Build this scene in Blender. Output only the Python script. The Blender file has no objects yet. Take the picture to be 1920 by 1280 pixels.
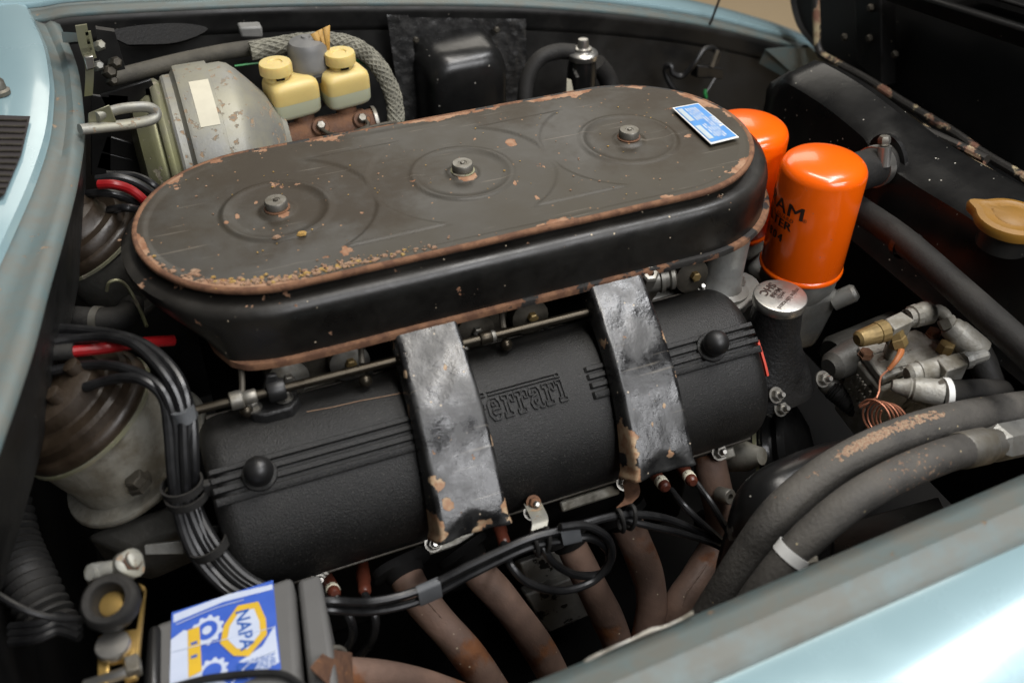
import bpy, bmesh, math, random
from mathutils import Vector as V, Matrix, noise

random.seed(7)
SC = bpy.context.scene
COL = SC.collection

# ------------------------------------------------------------------ camera
CAM = V((-0.2722, -0.8091, 0.4979))
YAW, PITCH, ROLL, FPX = 0.3839, 0.7048, 0.0017, 1781.5      # photo is 1920 wide
FW = V((math.sin(YAW)*math.cos(PITCH), math.cos(YAW)*math.cos(PITCH), -math.sin(PITCH)))
_r = FW.cross(V((0, 0, 1))).normalized(); _u = _r.cross(FW)
RT = _r*math.cos(ROLL) + _u*math.sin(ROLL)
UP = _u*math.cos(ROLL) - _r*math.sin(ROLL)
cd = bpy.data.cameras.new('camera'); cam = bpy.data.objects.new('camera', cd); COL.objects.link(cam)
cam.matrix_world = Matrix(((RT.x, UP.x, -FW.x, CAM.x), (RT.y, UP.y, -FW.y, CAM.y), (RT.z, UP.z, -FW.z, CAM.z), (0, 0, 0, 1)))
cd.sensor_width = 36; cd.lens = FPX/1920*36; cd.clip_start = .02; cd.clip_end = 200
cd.dof.use_dof = True; cd.dof.focus_distance = 1.04; cd.dof.aperture_fstop = 4.0
SC.camera = cam

# ------------------------------------------------------------------ room light and added lamps
w = bpy.data.worlds.new('World'); SC.world = w; w.use_nodes = True
w.node_tree.nodes['Background'].inputs[0].default_value = (.93, .97, 1, 1)
w.node_tree.nodes['Background'].inputs[1].default_value = .045
def lamp(name, loc, target, sx, sy, power, col):
    l = bpy.data.lights.new(name, 'AREA'); l.shape = 'RECTANGLE'; l.size = sx; l.size_y = sy
    l.energy = power; l.color = col
    o = bpy.data.objects.new(name, l); COL.objects.link(o); o.location = loc
    o.rotation_euler = (V(target)-V(loc)).to_track_quat('-Z', 'Y').to_euler()
    return o
lamp('ceiling_or_added_lamp', (.75, -.62, 2.25), (.1, -.1, -.1), 1.9, .22, 34, (.98, .98, 1))
lamp('ceiling_or_added_lamp', (.85, -2.1, 2.0), (.1, -.1, -.1), 1.9, .36, 40, (.98, .98, 1))
lamp('ceiling_or_added_lamp', (.5, .05, 2.3), (0.1, 0, 0), 1.6, .36, 40, (1, .95, .88))
lamp('ceiling_or_added_lamp', (1.45, .15, 2.15), (.2, -.4, 0), .55, .9, 17, (.97, .98, 1))  # added to throw glare onto the near fender
lamp('ceiling_or_added_lamp', (.85, -3.5, 2.2), (.1, -.2, -.1), 2.0, .5, 44, (.98, .98, 1))
lamp('ceiling_or_added_lamp', (1.2, 3.4, 2.15), (.1, 0, 0), 3.2, 1.1, 40, (1, .94, .84))  # added to lay a sheen across the air cleaner lid
SC.view_settings.view_transform = 'Standard'; SC.view_settings.look = 'None'
SC.view_settings.exposure = -0.12; SC.view_settings.gamma = 1

# ------------------------------------------------------------------ helpers
def at(px, py, x=None, y=None, z=None):
    """photo pixel + one known coordinate of the real place -> metres"""
    d = FW + RT*((px-960)/FPX) - UP*((py-640)/FPX)
    if z is not None: k = (z-CAM.z)/d.z
    elif y is not None: k = (y-CAM.y)/d.y
    else: k = (x-CAM.x)/d.x
    return CAM + d*k
def ats(l, **k):
    return [at(q[0], q[1], **k) for q in l]
def aty(l): return [at(a, b, y=c) for a, b, c in l]
def atz(l): return [at(a, b, z=c) for a, b, c in l]

def smooth(pts, sub=6):
    """Catmull-Rom through the points"""
    if len(pts) < 3: return [V(p) for p in pts]
    P = [pts[0]*2-pts[1]] + list(pts) + [pts[-1]*2-pts[-2]]
    out = []
    for i in range(1, len(P)-2):
        a, b, c, d = P[i-1], P[i], P[i+1], P[i+2]
        for k in range(sub):
            t = k/sub
            out.append(.5*((2*b)+(c-a)*t+(2*a-5*b+4*c-d)*t*t+(3*b-a-3*c+d)*t**3))
    out.append(V(pts[-1])); return out
def lerp(a, b, t): return a+(b-a)*t
def ramp(keys, t):
    if t <= keys[0][0]: return keys[0][1]
    for (a, x), (b, y) in zip(keys, keys[1:]):
        if t <= b: return x+(y-x)*(t-a)/(b-a)
    return keys[-1][1]
def sstep(a, b, x):
    t = max(0, min(1, (x-a)/(b-a))); return t*t*(3-2*t)
def frame(ax):
    ax = V(ax).normalized(); t = V((0, 0, 1)) if abs(ax.z) < .9 else V((1, 0, 0))
    u = t.cross(ax).normalized(); return u, ax.cross(u), ax

class MB:
    def __init__(s): s.v = []; s.f = []; s.w = {}
    def add(s, vs, fs):
        o = len(s.v); s.v += [V(p) for p in vs]; s.f += [tuple(i+o for i in f) for f in fs]; return s
    def loft(s, loops, closed=True, cap=(True, True)):
        n = len(loops[0]); vs = [p for l in loops for p in l]; fs = []
        for i in range(len(loops)-1):
            for j in range(n if closed else n-1):
                k = (j+1) % n
                fs.append((i*n+j, i*n+k, (i+1)*n+k, (i+1)*n+j))
        if closed and cap[0]: fs.append(tuple(reversed(range(n))))
        if closed and cap[1]: fs.append(tuple((len(loops)-1)*n+j for j in range(n)))
        return s.add(vs, fs)
    def tube(s, pts, r, n=10, sub=6, cap=True, flat=1, fold=None):
        p = smooth(pts, sub) if sub else [V(q) for q in pts]
        m = len(p); u = None; loops = []
        for i in range(m):
            t = (p[min(i+1, m-1)]-p[max(i-1, 0)]).normalized()
            if u is None: u = frame(t)[0]
            u = (u-t*u.dot(t)).normalized(); b = t.cross(u)
            rr = r(i/(m-1)) if callable(r) else r
            loops.append([p[i]+(u*math.cos(a)+b*math.sin(a)*flat)*rr for a in [2*math.pi*k/n for k in range(n)]])
        return s.loft(loops, True, (cap, cap))
    def lathe(s, prof, o, ax, n=32, cap=(True, True), lobes=None):
        u, v, a = frame(ax); o = V(o); loops = []
        for r, h in prof:
            L = []
            for k in range(n):
                t = 2*math.pi*k/n; rr = r*(lobes(t, h) if lobes else 1)
                L.append(o+a*h+(u*math.cos(t)+v*math.sin(t))*rr)
            loops.append(L)
        return s.loft(loops, True, cap)
    def box(s, c, size, ax=None):
        X, Y, Z = ax if ax else (V((1, 0, 0)), V((0, 1, 0)), V((0, 0, 1)))
        c = V(c); a, b, h = [q/2 for q in size]; vs = []
        for i in (-1, 1):
            for j in (-1, 1):
                for k in (-1, 1): vs.append(c+X*a*i+Y*b*j+Z*h*k)
        return s.add(vs, [(0, 1, 3, 2), (4, 6, 7, 5), (0, 4, 5, 1), (2, 3, 7, 6), (0, 2, 6, 4), (1, 5, 7, 3)])
    def hexa(s, top, dz):
        """four world corners and a drop vector -> slab"""
        dz = V(dz); t = [V(p) for p in top]
        return s.add(t+[p+dz for p in t], [(0, 1, 2, 3), (7, 6, 5, 4), (0, 4, 5, 1), (1, 5, 6, 2), (2, 6, 7, 3), (3, 7, 4, 0)])
    def prism(s, poly, o, ux, uy, h):
        o, ux, uy = V(o), V(ux), V(uy); n = ux.cross(uy).normalized()
        return s.loft([[o+ux*a+uy*b for a, b in poly], [o+ux*a+uy*b+n*h for a, b in poly]])
    def build(s, name, mat, parent=None, angle=35, bevel=0, wear=None, seg=2, fix=True, weld=0):
        org = ORG.get(parent.name, V((0, 0, 0))) if parent else s.origin()
        me = bpy.data.meshes.new(name)
        me.from_pydata([p-org for p in s.v], [], s.f)
        if fix:
            bm = bmesh.new(); bm.from_mesh(me); bmesh.ops.remove_doubles(bm, verts=bm.verts, dist=weld) if weld else None; bmesh.ops.recalc_face_normals(bm, faces=bm.faces); bm.to_mesh(me); bm.free()
        me.polygons.foreach_set('use_smooth', [True]*len(me.polygons)); me.set_sharp_from_angle(angle=math.radians(angle))
        if wear:
            at_ = me.attributes.new('wear', 'FLOAT', 'POINT')
            at_.data.foreach_set('value', [wear(v.co+org) for v in me.vertices])
        me.materials.append(MAT[mat]); me.update()
        o = bpy.data.objects.new(name, me); COL.objects.link(o)
        if parent: o.parent = parent; ORG[o.name] = org
        else: o.location = org; ORG[o.name] = org
        if bevel:
            b = o.modifiers.new('bevel', 'BEVEL'); b.width = bevel; b.segments = seg; b.limit_method = 'ANGLE'; b.angle_limit = math.radians(40)
            b.harden_normals = False
        return o
    def origin(s):
        n = len(s.v); c = sum(s.v, V((0, 0, 0)))/n
        return V((c.x, c.y, min(p.z for p in s.v)))
ORG = {}
def tag(o, label, cat, group=None):
    o['label'] = label; o['category'] = cat
    if group: o['group'] = group
    return o
def thing(name, label, cat, loc, group=None):
    o = bpy.data.objects.new(name, None); COL.objects.link(o); o.location = V(loc); o.empty_display_size = .02
    ORG[o.name] = V(loc); return tag(o, label, cat, group)
def struct(mb, name, mat, **k):
    o = mb.build(name, mat, **k); o['kind'] = 'structure'; return o
def wire(pts, r, name, mat, label, cat, group=None, n=10, sub=7):
    return tag(MB().tube(pts, r, n=n, sub=sub).build(name, mat), label, cat, group)
def text_geo(body, size, bold=0, spacing=1, align='CENTER', maxl=0):
    cu = bpy.data.curves.new('text', 'FONT'); cu.body = body; cu.size = size; cu.offset = bold; cu.align_x = align
    cu.align_y = 'CENTER'; cu.resolution_u = 3; cu.space_character = spacing
    o = bpy.data.objects.new('text', cu); COL.objects.link(o); bpy.context.view_layer.update()
    me = bpy.data.meshes.new_from_object(o.evaluated_get(bpy.context.evaluated_depsgraph_get()))
    if maxl:
        bm = bmesh.new(); bm.from_mesh(me); bmesh.ops.remove_doubles(bm, verts=bm.verts, dist=1e-6)
        for _ in range(5):
            bmesh.ops.triangulate(bm, faces=bm.faces)
            lg = [e for e in bm.edges if e.calc_length() > maxl]
            if not lg: break
            bmesh.ops.subdivide_edges(bm, edges=lg, cuts=1)
        bmesh.ops.triangulate(bm, faces=bm.faces); bm.to_mesh(me); bm.free()
    vs = [v.co.copy() for v in me.vertices]; fs = [tuple(p.vertices) for p in me.polygons]
    bpy.data.objects.remove(o); bpy.data.curves.remove(cu); bpy.data.meshes.remove(me)
    return vs, fs
def flat_text(mb, body, size, o, ux, uy, bold=0, spacing=1, sx=1):
    vs, fs = text_geo(body, size, bold, spacing)
    return mb.add([V(o)+V(ux)*p.x*sx+V(uy)*p.y for p in vs], fs)

# ------------------------------------------------------------------ materials
MAT = {}
def pm(name, col, rough=.5, metal=0, col2=None, ns=18, nmix=.5, bump=0, bs=300, chip=None, chip2=None, cs=30, cthr=.62, cw=.3,
       csoft=.02, spec=.5, dust=0, dustcol=(.23, .2, .16), r2=None, speck=0, spcol=(.5, .42, .3), coat=0, crough=.08, fleck=0, bdist=.002, stretch=None, chiprough=.85, stain=0, stcol=(.05, .035, .015), scratch=0, sccol=(.2, .18, .15), sss=0):
    m = bpy.data.materials.new(name); m.use_nodes = True; nt = m.node_tree; N = nt.nodes; L = nt.links
    b = N['Principled BSDF']; tc = N.new('ShaderNodeTexCoord'); src = tc.outputs['Object']
    if stretch:
        mp = N.new('ShaderNodeMapping'); mp.inputs['Scale'].default_value = stretch; L.new(src, mp.inputs[0]); src = mp.outputs[0]
    def noi(scale, det=4, rg=.55, off=0):
        n = N.new('ShaderNodeTexNoise'); n.inputs['Scale'].default_value = scale; n.inputs['Detail'].default_value = det
        n.inputs['Roughness'].default_value = rg
        if off:
            a = N.new('ShaderNodeVectorMath'); a.operation = 'ADD'; a.inputs[1].default_value = (off, off*.7, -off); L.new(src, a.inputs[0]); L.new(a.outputs[0], n.inputs['Vector'])
        else: L.new(src, n.inputs['Vector'])
        return n.outputs['Fac']
    def stepf(v, a, c):
        n = N.new('ShaderNodeMapRange'); n.interpolation_type = 'SMOOTHSTEP'; n.inputs['From Min'].default_value = a; n.inputs['From Max'].default_value = c
        L.new(v, n.inputs['Value']); return n.outputs['Result']
    def math_(op, a, c):
        n = N.new('ShaderNodeMath'); n.operation = op
        for i, q in enumerate((a, c)):
            if isinstance(q, (int, float)): n.inputs[i].default_value = q
            else: L.new(q, n.inputs[i])
        return n.outputs[0]
    def mix(f, a, c):
        n = N.new('ShaderNodeMix'); n.data_type = 'RGBA'
        if isinstance(f, (int, float)): n.inputs['Factor'].default_value = f
        else: L.new(f, n.inputs['Factor'])
        for k, q in ((6, a), (7, c)):
            if isinstance(q, tuple): n.inputs[k].default_value = q+(1,)
            else: L.new(q, n.inputs[k])
        return n.outputs[2]
    def mixf(f, a, c):
        n = N.new('ShaderNodeMix'); n.data_type = 'FLOAT'; L.new(f, n.inputs[0])
        for k, q in ((2, a), (3, c)):
            if isinstance(q, (int, float)): n.inputs[k].default_value = q
            else: L.new(q, n.inputs[k])
        return n.outputs[0]
    c2 = col2 if col2 else tuple(q*.72 for q in col)
    nz = stepf(noi(ns, 6, .62), .32, .68)
    color = mix(math_('MULTIPLY', nz, nmix), col, c2)
    rg = mixf(nz, rough, r2 if r2 is not None else min(1, rough+.12))
    mt = metal; height = None
    if stain:
        sf = math_('MULTIPLY', stepf(noi(4.5, 9, .68, 7.7), .46, .62), stain)
        color = mix(sf, color, stcol); rg = mixf(sf, rg, min(1, rough+.22))
    if scratch:
        for an, sc_ in ((.35, 150), (-.5, 190)):
            mp = N.new('ShaderNodeMapping'); mp.inputs['Rotation'].default_value = (0, 0, an); mp.inputs['Scale'].default_value = (5, sc_, 5); L.new(src, mp.inputs[0])
            nn = N.new('ShaderNodeTexNoise'); nn.inputs['Scale'].default_value = 1.6; nn.inputs['Detail'].default_value = 2; L.new(mp.outputs[0], nn.inputs['Vector'])
            sf = math_('MULTIPLY', math_('MULTIPLY', stepf(nn.outputs['Fac'], .69, .73), stepf(noi(11, 3, .5, an*9), .5, .6)), scratch)
            color = mix(sf, color, sccol)
    if dust:
        g = N.new('ShaderNodeNewGeometry'); sx = N.new('ShaderNodeSeparateXYZ'); L.new(g.outputs['Normal'], sx.inputs[0])
        up = stepf(sx.outputs['Z'], .2, .95); dn = stepf(noi(9, 5, .65, 3.1), .3, .75)
        df = math_('MULTIPLY', math_('MULTIPLY', up, dn), dust)
        color = mix(df, color, dustcol); rg = mixf(df, rg, .9)
    if fleck:
        fl = stepf(noi(900, 1, .5, 1.7), .66, .74)
        color = mix(math_('MULTIPLY', fl, fleck), color, (.55, .52, .46))
    if chip:
        a = N.new('ShaderNodeAttribute'); a.attribute_name = 'wear'
        f = math_('ADD', noi(cs, 7, .6, 5.3), math_('MULTIPLY', a.outputs['Fac'], cw))
        mask = stepf(f, cthr, cthr+csoft)
        cc = mix(stepf(noi(cs*2.3, 4, .6, 2.2), .4, .62), chip, chip2 if chip2 else tuple(q*.6 for q in chip))
        color = mix(mask, color, cc); rg = mixf(mask, rg, chiprough)
        if metal: mt = mixf(mask, metal, 0.0)
        height = math_('MULTIPLY', mask, -.6)
    if speck:
        vo = N.new('ShaderNodeTexVoronoi'); vo.inputs['Scale'].default_value = 130; vo.inputs['Randomness'].default_value = 1; L.new(src, vo.inputs['Vector'])
        d = stepf(vo.outputs['Distance'], .16, .08)
        rn = N.new('ShaderNodeSeparateColor'); L.new(vo.outputs['Color'], rn.inputs[0])
        on = stepf(rn.outputs[0], 1-speck, 1-speck+.02)
        d = math_('MULTIPLY', d, on); color = mix(d, color, spcol); rg = mixf(d, rg, .8)
    if isinstance(color, tuple): b.inputs['Base Color'].default_value = color+(1,)
    else: L.new(color, b.inputs['Base Color'])
    L.new(rg, b.inputs['Roughness'])
    if isinstance(mt, (int, float)): b.inputs['Metallic'].default_value = mt
    else: L.new(mt, b.inputs['Metallic'])
    b.inputs['Specular IOR Level'].default_value = spec
    if sss:
        b.inputs['Subsurface Weight'].default_value = sss; b.inputs['Subsurface Radius'].default_value = (.012, .009, .004); b.inputs['Subsurface Scale'].default_value = 1
    b.inputs['Coat Weight'].default_value = coat; b.inputs['Coat Roughness'].default_value = crough
    if bump or height is not None:
        bn = N.new('ShaderNodeBump'); bn.inputs['Distance'].default_value = bdist; bn.inputs['Strength'].default_value = 1
        h = math_('MULTIPLY', noi(bs, 5, .6, .9), bump) if bump else height
        if bump and height is not None: h = math_('ADD', h, math_('MULTIPLY', height, .25))
        L.new(h, bn.inputs['Height']); L.new(bn.outputs[0], b.inputs['Normal'])
        if crough > .1: L.new(bn.outputs[0], b.inputs['Coat Normal'])
    MAT[name] = m; return m
RUST = (.22, .105, .055); RUST2 = (.13, .06, .03); PRIM = (.32, .19, .115)
pm('concrete_floor', (.52, .40, .25), .55, col2=(.46, .35, .21), ns=2, nmix=.6, bump=.15, bs=60)
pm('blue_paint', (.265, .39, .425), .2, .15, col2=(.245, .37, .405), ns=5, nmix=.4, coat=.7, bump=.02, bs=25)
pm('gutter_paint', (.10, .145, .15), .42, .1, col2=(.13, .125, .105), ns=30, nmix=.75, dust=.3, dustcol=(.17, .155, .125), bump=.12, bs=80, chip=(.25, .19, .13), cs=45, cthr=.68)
pm('bay_black', (.009, .009, .009), .34, col2=(.016, .0155, .014), ns=14, nmix=.8, bump=.12, bs=60, dust=.22, dustcol=(.07, .062, .05), speck=.035, spcol=(.16, .145, .12), r2=.62, spec=0.35)
pm('bay_gloss', (.006, .006, .006), .27, col2=(.010, .0098, .0092), ns=22, nmix=.7, bump=.15, bs=60, speck=.16, spcol=(.4, .38, .33), r2=.34, chip=(.45, .44, .4), chip2=(.2, .19, .17), cs=26, cthr=.72, cw=.3)
pm('tank_black', (.006, .006, .006), .27, col2=(.010, .0098, .0092), ns=22, nmix=.7, bump=.15, bs=60, speck=.16, spcol=(.4, .38, .33), r2=.34, chip=(.45, .44, .4), chip2=(.2, .19, .17), cs=26, cthr=.72, cw=.3, spec=.28)
pm('tar_black', (.022, .022, .022), .28, col2=(.045, .044, .042), ns=40, nmix=.7, bump=.9, bs=70, bdist=.004, r2=.5, spec=0.45)
pm('lid_paint', (.036, .034, .030), .32, col2=(.032, .026, .016), ns=5, nmix=1, bump=.05, bs=160, chip=PRIM, chip2=RUST, cs=30, cthr=.69, cw=.42, csoft=.012, dust=.25, dustcol=(.085, .072, .05), r2=.44, stain=.9, stcol=(.024, .015, .006), scratch=.8, sccol=(.14, .12, .095), speck=.22, spcol=(.30, .17, .085), spec=0.45)
pm('rim_rust', (.016, .015, .014), .5, col2=(.03, .028, .025), ns=30, bump=.3, bs=200, chip=(.19, .095, .05), chip2=(.11, .052, .029), cs=34, cthr=.45, cw=.45, csoft=.03, spec=.4)
pm('box_paint', (.006, .0055, .005), .26, col2=(.014, .013, .011), ns=16, nmix=.8, bump=.15, bs=70, chip=PRIM, chip2=RUST, cs=36, cthr=.70, cw=.3, csoft=.012, dust=.3, dustcol=(.07, .062, .05), r2=.45, speck=.14)
pm('duct_paint', (.008, .008, .0085), .13, spec=.42, col2=(.032, .032, .031), ns=34, nmix=1, bump=.26, bs=260, coat=.12, crough=.2, scratch=.4, chip=(.28, .15, .08), chip2=(.40, .29, .18), cs=38, cthr=.64, cw=.55, csoft=.015, r2=.46, speck=.14, spcol=(.5, .42, .32), bdist=.0010)
pm('crackle_black', (.0055, .0054, .0052), .38, col2=(.010, .0098, .0094), ns=10, nmix=.8, bump=.9, bs=650, bdist=.0009, dust=.15, dustcol=(.05, .047, .04), r2=.52, fleck=.10, spec=0.36)
pm('cast_black', (.010, .010, .010), .38, col2=(.018, .0175, .017), ns=25, bump=.8, bs=260, bdist=.0015, chip=(.6, .58, .52), cs=30, cthr=.77, r2=.55, spec=0.4)
pm('smooth_black', (.008, .008, .008), .3, col2=(.012, .012, .012), ns=18, r2=.45, bump=.05, bs=120, dust=.1, dustcol=(.06, .055, .05))
pm('wire_black', (.007, .007, .0075), .27, col2=(.018, .018, .018), ns=30, r2=.45, bump=.03, bs=90)
pm('tape_grey', (.09, .095, .10), .35, col2=(.13, .135, .14), ns=40, r2=.5)
pm('rubber', (.013, .0128, .0125), .48, col2=(.021, .020, .0185), ns=24, nmix=.8, bump=.25, bs=260, r2=.7, dust=.2, dustcol=(.08, .072, .06), spec=0.28)
pm('worn_rubber', (.045, .043, .040), .5, col2=(.080, .075, .068), ns=26, nmix=.9, bump=.5, bs=260, r2=.75, chip=(.23, .135, .09), chip2=(.30, .225, .15), cs=240, cthr=.74, cw=.55, csoft=.04, dust=.35, dustcol=(.14, .125, .10), speck=.10, spcol=(.4, .33, .2), spec=0.3)
pm('orange_paint', (.90, .122, .002), .22, col2=(.87, .110, .002), ns=6, nmix=.6, coat=.45, bump=.02, bs=30, r2=.28, speck=.05, spcol=(.35, .09, .06))
pm('print_black', (.03, .012, .008), .4)
pm('print_white', (.75, .75, .72), .4)
pm('print_blue', (.02, .10, .38), .3)
pm('plate_blue', (.03, .19, .50), .35, 0, col2=(.10, .30, .60), ns=60, nmix=.6)
pm('plate_pale', (.45, .52, .55), .45, 0)
pm('aluminium', (.36, .36, .34), .38, .6, col2=(.20, .19, .165), ns=26, nmix=.85, bump=.25, bs=180, r2=.6, chip=(.12, .09, .06), cs=24, cthr=.69)
pm('dirty_alloy', (.30, .29, .25), .4, .45, col2=(.09, .073, .045), ns=22, nmix=.9, bump=.35, bs=150, r2=.75, chip=(.09, .065, .035), cs=26, cthr=.66, csoft=.06)
pm('bright_steel', (.55, .54, .51), .3, .95, col2=(.42, .40, .36), ns=70, nmix=.8, r2=.42)
pm('dull_steel', (.26, .25, .225), .42, .75, col2=(.14, .125, .095), ns=50, nmix=.9, r2=.6, bump=.1, bs=200)
pm('zinc_yellow', (.26, .25, .19), .38, .6, col2=(.24, .24, .11), ns=12, nmix=.8, r2=.55, chip=(.26, .23, .17), cs=60, cthr=.6, bump=.1, bs=200)
pm('zinc_grey', (.25, .25, .235), .45, .4, col2=(.32, .305, .23), ns=16, nmix=.9, r2=.6, chip=(.30, .20, .12), chip2=(.2, .18, .14), cs=85, cthr=.585, csoft=.05, cw=.3, bump=.1, bs=200)
pm('brass', (.50, .33, .10), .35, .8, col2=(.36, .24, .09), ns=50, r2=.5, nmix=.8)
pm('gold_plastic', (.25, .12, .012), .45, col2=(.20, .098, .012), ns=30, bump=.1, bs=200, dust=.12)
pm('yellow_plastic', (.66, .51, .19), .38, sss=.35, col2=(.58, .44, .17), ns=22, nmix=.6, r2=.55, dust=.1)
pm('bakelite', (.012, .008, .005), .28, col2=(.030, .020, .012), ns=24, nmix=.9, r2=.55, dust=.12, dustcol=(.06, .045, .028), bump=.2, bs=120, spec=0.4)
pm('boot_brown', (.085, .022, .012), .35, col2=(.055, .015, .009), ns=30)
pm('band_white', (.62, .58, .45), .5)
pm('red_wire', (.25, .006, .008), .3)
pm('green_wire', (.02, .20, .05), .4)
pm('copper', (.42, .17, .10), .4, .7, col2=(.3, .13, .08), ns=60)
pm('orange_insulation', (.36, .12, .035), .5)
pm('rusty_iron', (.085, .042, .026), .75, col2=(.16, .075, .035), ns=45, nmix=.9, bump=.6, bs=220, r2=.9, chip=(.22, .10, .045), cs=90, cthr=.6)
pm('exhaust_rust', (.115, .076, .060), .5, col2=(.20, .125, .092), ns=13, nmix=1, bump=.45, bs=110, r2=.8, chip=(.20, .082, .034), chip2=(.12, .05, .025), cs=14, cthr=.53, csoft=.10, speck=.10, spec=0.3)
pm('gold_paper', (.46, .27, .07), .6)
pm('braid', (.25, .24, .19), .7, col2=(.13, .125, .10), ns=60, nmix=.8, bump=.4, bs=300)
pm('battery_grey', (.10, .098, .094), .48, col2=(.125, .122, .115), ns=10, bump=.06, bs=100, r2=.6, spec=0.4)
pm('label_blue', (.03, .085, .42), .3, col2=(.07, .16, .55), ns=12, nmix=.5, coat=.3)
pm('label_white', (.52, .57, .68), .32, coat=.3, col2=(.42, .48, .62), ns=40)
pm('label_yellow', (.66, .42, .03), .32, coat=.3)
pm('deep_black', (.008, .008, .008), .7, col2=(.012, .011, .010), spec=0.08)
pm('oily_metal', (.045, .040, .032), .42, .45, col2=(.085, .075, .058), ns=40, nmix=.9, bump=.3, bs=180, r2=.65, spec=0.35)
pm('hood_black', (.006, .006, .006), .42, col2=(.010, .0095, .009), ns=10, bump=.1, bs=40, r2=.6, speck=.05, spcol=(.4, .36, .28), spec=0.3)
pm('rusty_rod', (.02, .018, .016), .45, chip=(.18, .085, .055), chip2=(.40, .33, .2), cs=18, cthr=.52, csoft=.03, bump=.2, bs=200)
pm('grey_cap', (.17, .17, .165), .55, .3, col2=(.24, .235, .22), ns=25, nmix=.8)
pm('grille_dark', (.035, .03, .03), .5)
pm('red_gasket', (.5, .04, .015), .5)
pm('yellow_crumb', (.34, .20, .05), .8, col2=(.38, .28, .12), ns=120)
pm('pale_crumb', (.24, .135, .08), .8, col2=(.34, .25, .17), ns=120)
pm('dusty_pipe', (.075, .068, .052), .7, col2=(.045, .042, .035), ns=30, nmix=.9, bump=.3, bs=150, dust=.3, dustcol=(.13, .115, .085))
pm('gloss_black', (.005, .005, .005), .1, col2=(.008, .008, .008), r2=.2)
pm('shaft_bronze', (.035, .028, .019), .28, .85, col2=(.085, .075, .058), ns=20, r2=.45)
pm('mottled_alloy', (.40, .39, .36), .45, .2, col2=(.26, .25, .22), ns=40, bump=.3, bs=150, chip=(.02, .018, .015), cs=42, cthr=.56, csoft=.05)
pm('nut_steel', (.27, .26, .235), .35, .85, col2=(.16, .145, .12), ns=90, r2=.5)
pm('bare_fitting', (.30, .29, .26), .42, .25, col2=(.15, .135, .10), ns=45, nmix=.9, bump=.4, bs=190, r2=.62, chip=(.07, .06, .045), cs=60, cthr=.62, csoft=.06)
pm('dirty_brass', (.26, .18, .07), .45, .5, col2=(.16, .115, .05), ns=45, nmix=.8, bump=.2, bs=190, r2=.6)
pm('case_oily_or_shaded', (.09, .088, .08), .4, .4, col2=(.05, .047, .04), ns=25, nmix=.9, bump=.3, bs=150, r2=.6)
pm('frosted_plastic', (.48, .49, .35), .38, sss=.35, col2=(.48, .49, .34), ns=20, nmix=.5)

# ================================================================== the setting
g = MB(); g.add([V((-6, -6, -.82)), V((9, -6, -.82)), V((9, 12, -.82)), V((-6, 12, -.82))], [(0, 1, 2, 3)])
struct(g, 'garage_floor', 'concrete_floor')

# far fender: swept along the far edge of the bonnet opening
def sweep_fender(name, lip, prof_body, prof_gutter, prof_inner, sgn, label, mats=('blue_paint', 'gutter_paint', 'bay_black')):
    root = thing(name, label, 'fender', (lip[len(lip)//2].x, lip[len(lip)//2].y, -.6))
    P = smooth(lip, 6)
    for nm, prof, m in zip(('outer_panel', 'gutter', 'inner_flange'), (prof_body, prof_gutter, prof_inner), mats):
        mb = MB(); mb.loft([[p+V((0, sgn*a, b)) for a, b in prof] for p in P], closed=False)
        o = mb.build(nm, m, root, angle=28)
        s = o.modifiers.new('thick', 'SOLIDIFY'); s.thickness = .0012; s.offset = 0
    return root
lip_far = [at(a, b, y=.5) for a, b in ((-160, 50), (60, 40), (160, 27), (480, 12), (720, 9), (960, 12), (1160, 26), (1330, 50), (1470, 84), (1560, 115))]
lip_far += [lip_far[-1]+V((.25, -.03, -.12))]
body = [(.030, .006), (.034, .012), (.05, .016), (.085, .016), (.12, .008), (.16, -.012), (.20, -.05), (.235, -.12), (.25, -.25), (.25, -.5)]
gut = [(.0, -.002), (.002, .002), (.008, .004), (.029, .002), (.0302, .0055)]
inn = [(.0, -.0022), (.0005, -.012), (.004, -.03), (.004, -.04)]
sweep_fender('far_fender', lip_far, body, gut, inn, 1, 'pale blue far fender with dark gutter along the opening, beyond the heater box')
lip_near = [at(a, b, y=-.5) for a, b in ((700, 1420), (1050, 1272), (1300, 1168), (1500, 1082), (1700, 996), (1920, 902), (2200, 780))]
body = [(.046, .004), (.05, .010), (.06, .013), (.10, .016), (.16, .010), (.22, -.02), (.27, -.09), (.29, -.2)]
gut = [(-.011, -.012), (.002, -.006), (.014, -.001), (.018, .001), (.023, -.001), (.045, -.006), (.0462, .003)]
inn = [(-.011, -.0122), (-.010, -.03), (-.006, -.07)]
fn = sweep_fender('near_fender', lip_near, body, gut, inn, -1, 'glossy pale blue near fender across the bottom right corner')
# torn white strip lying along the near lip
st = MB(); sp = smooth([at(a, b, y=-.490)+V((0, 0, .0005)) for a, b in ((1095, 1243), (1150, 1215), (1210, 1188), (1255, 1172), (1300, 1150))], 5)
st.loft([[p+V((0, -.0008, .0006)), p+V((0, .0012+.0006*math.sin(i*.7), .0011+.0006*math.sin(i*1.3))), p+V((0, .0012, .0002)), p+V((0, -.0008, -.0003))] for i, p in enumerate(sp)])
tag(st.build('seal_strip', 'dull_steel', angle=50), 'torn white seal strip on the edge of the near fender', 'seal strip')

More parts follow.
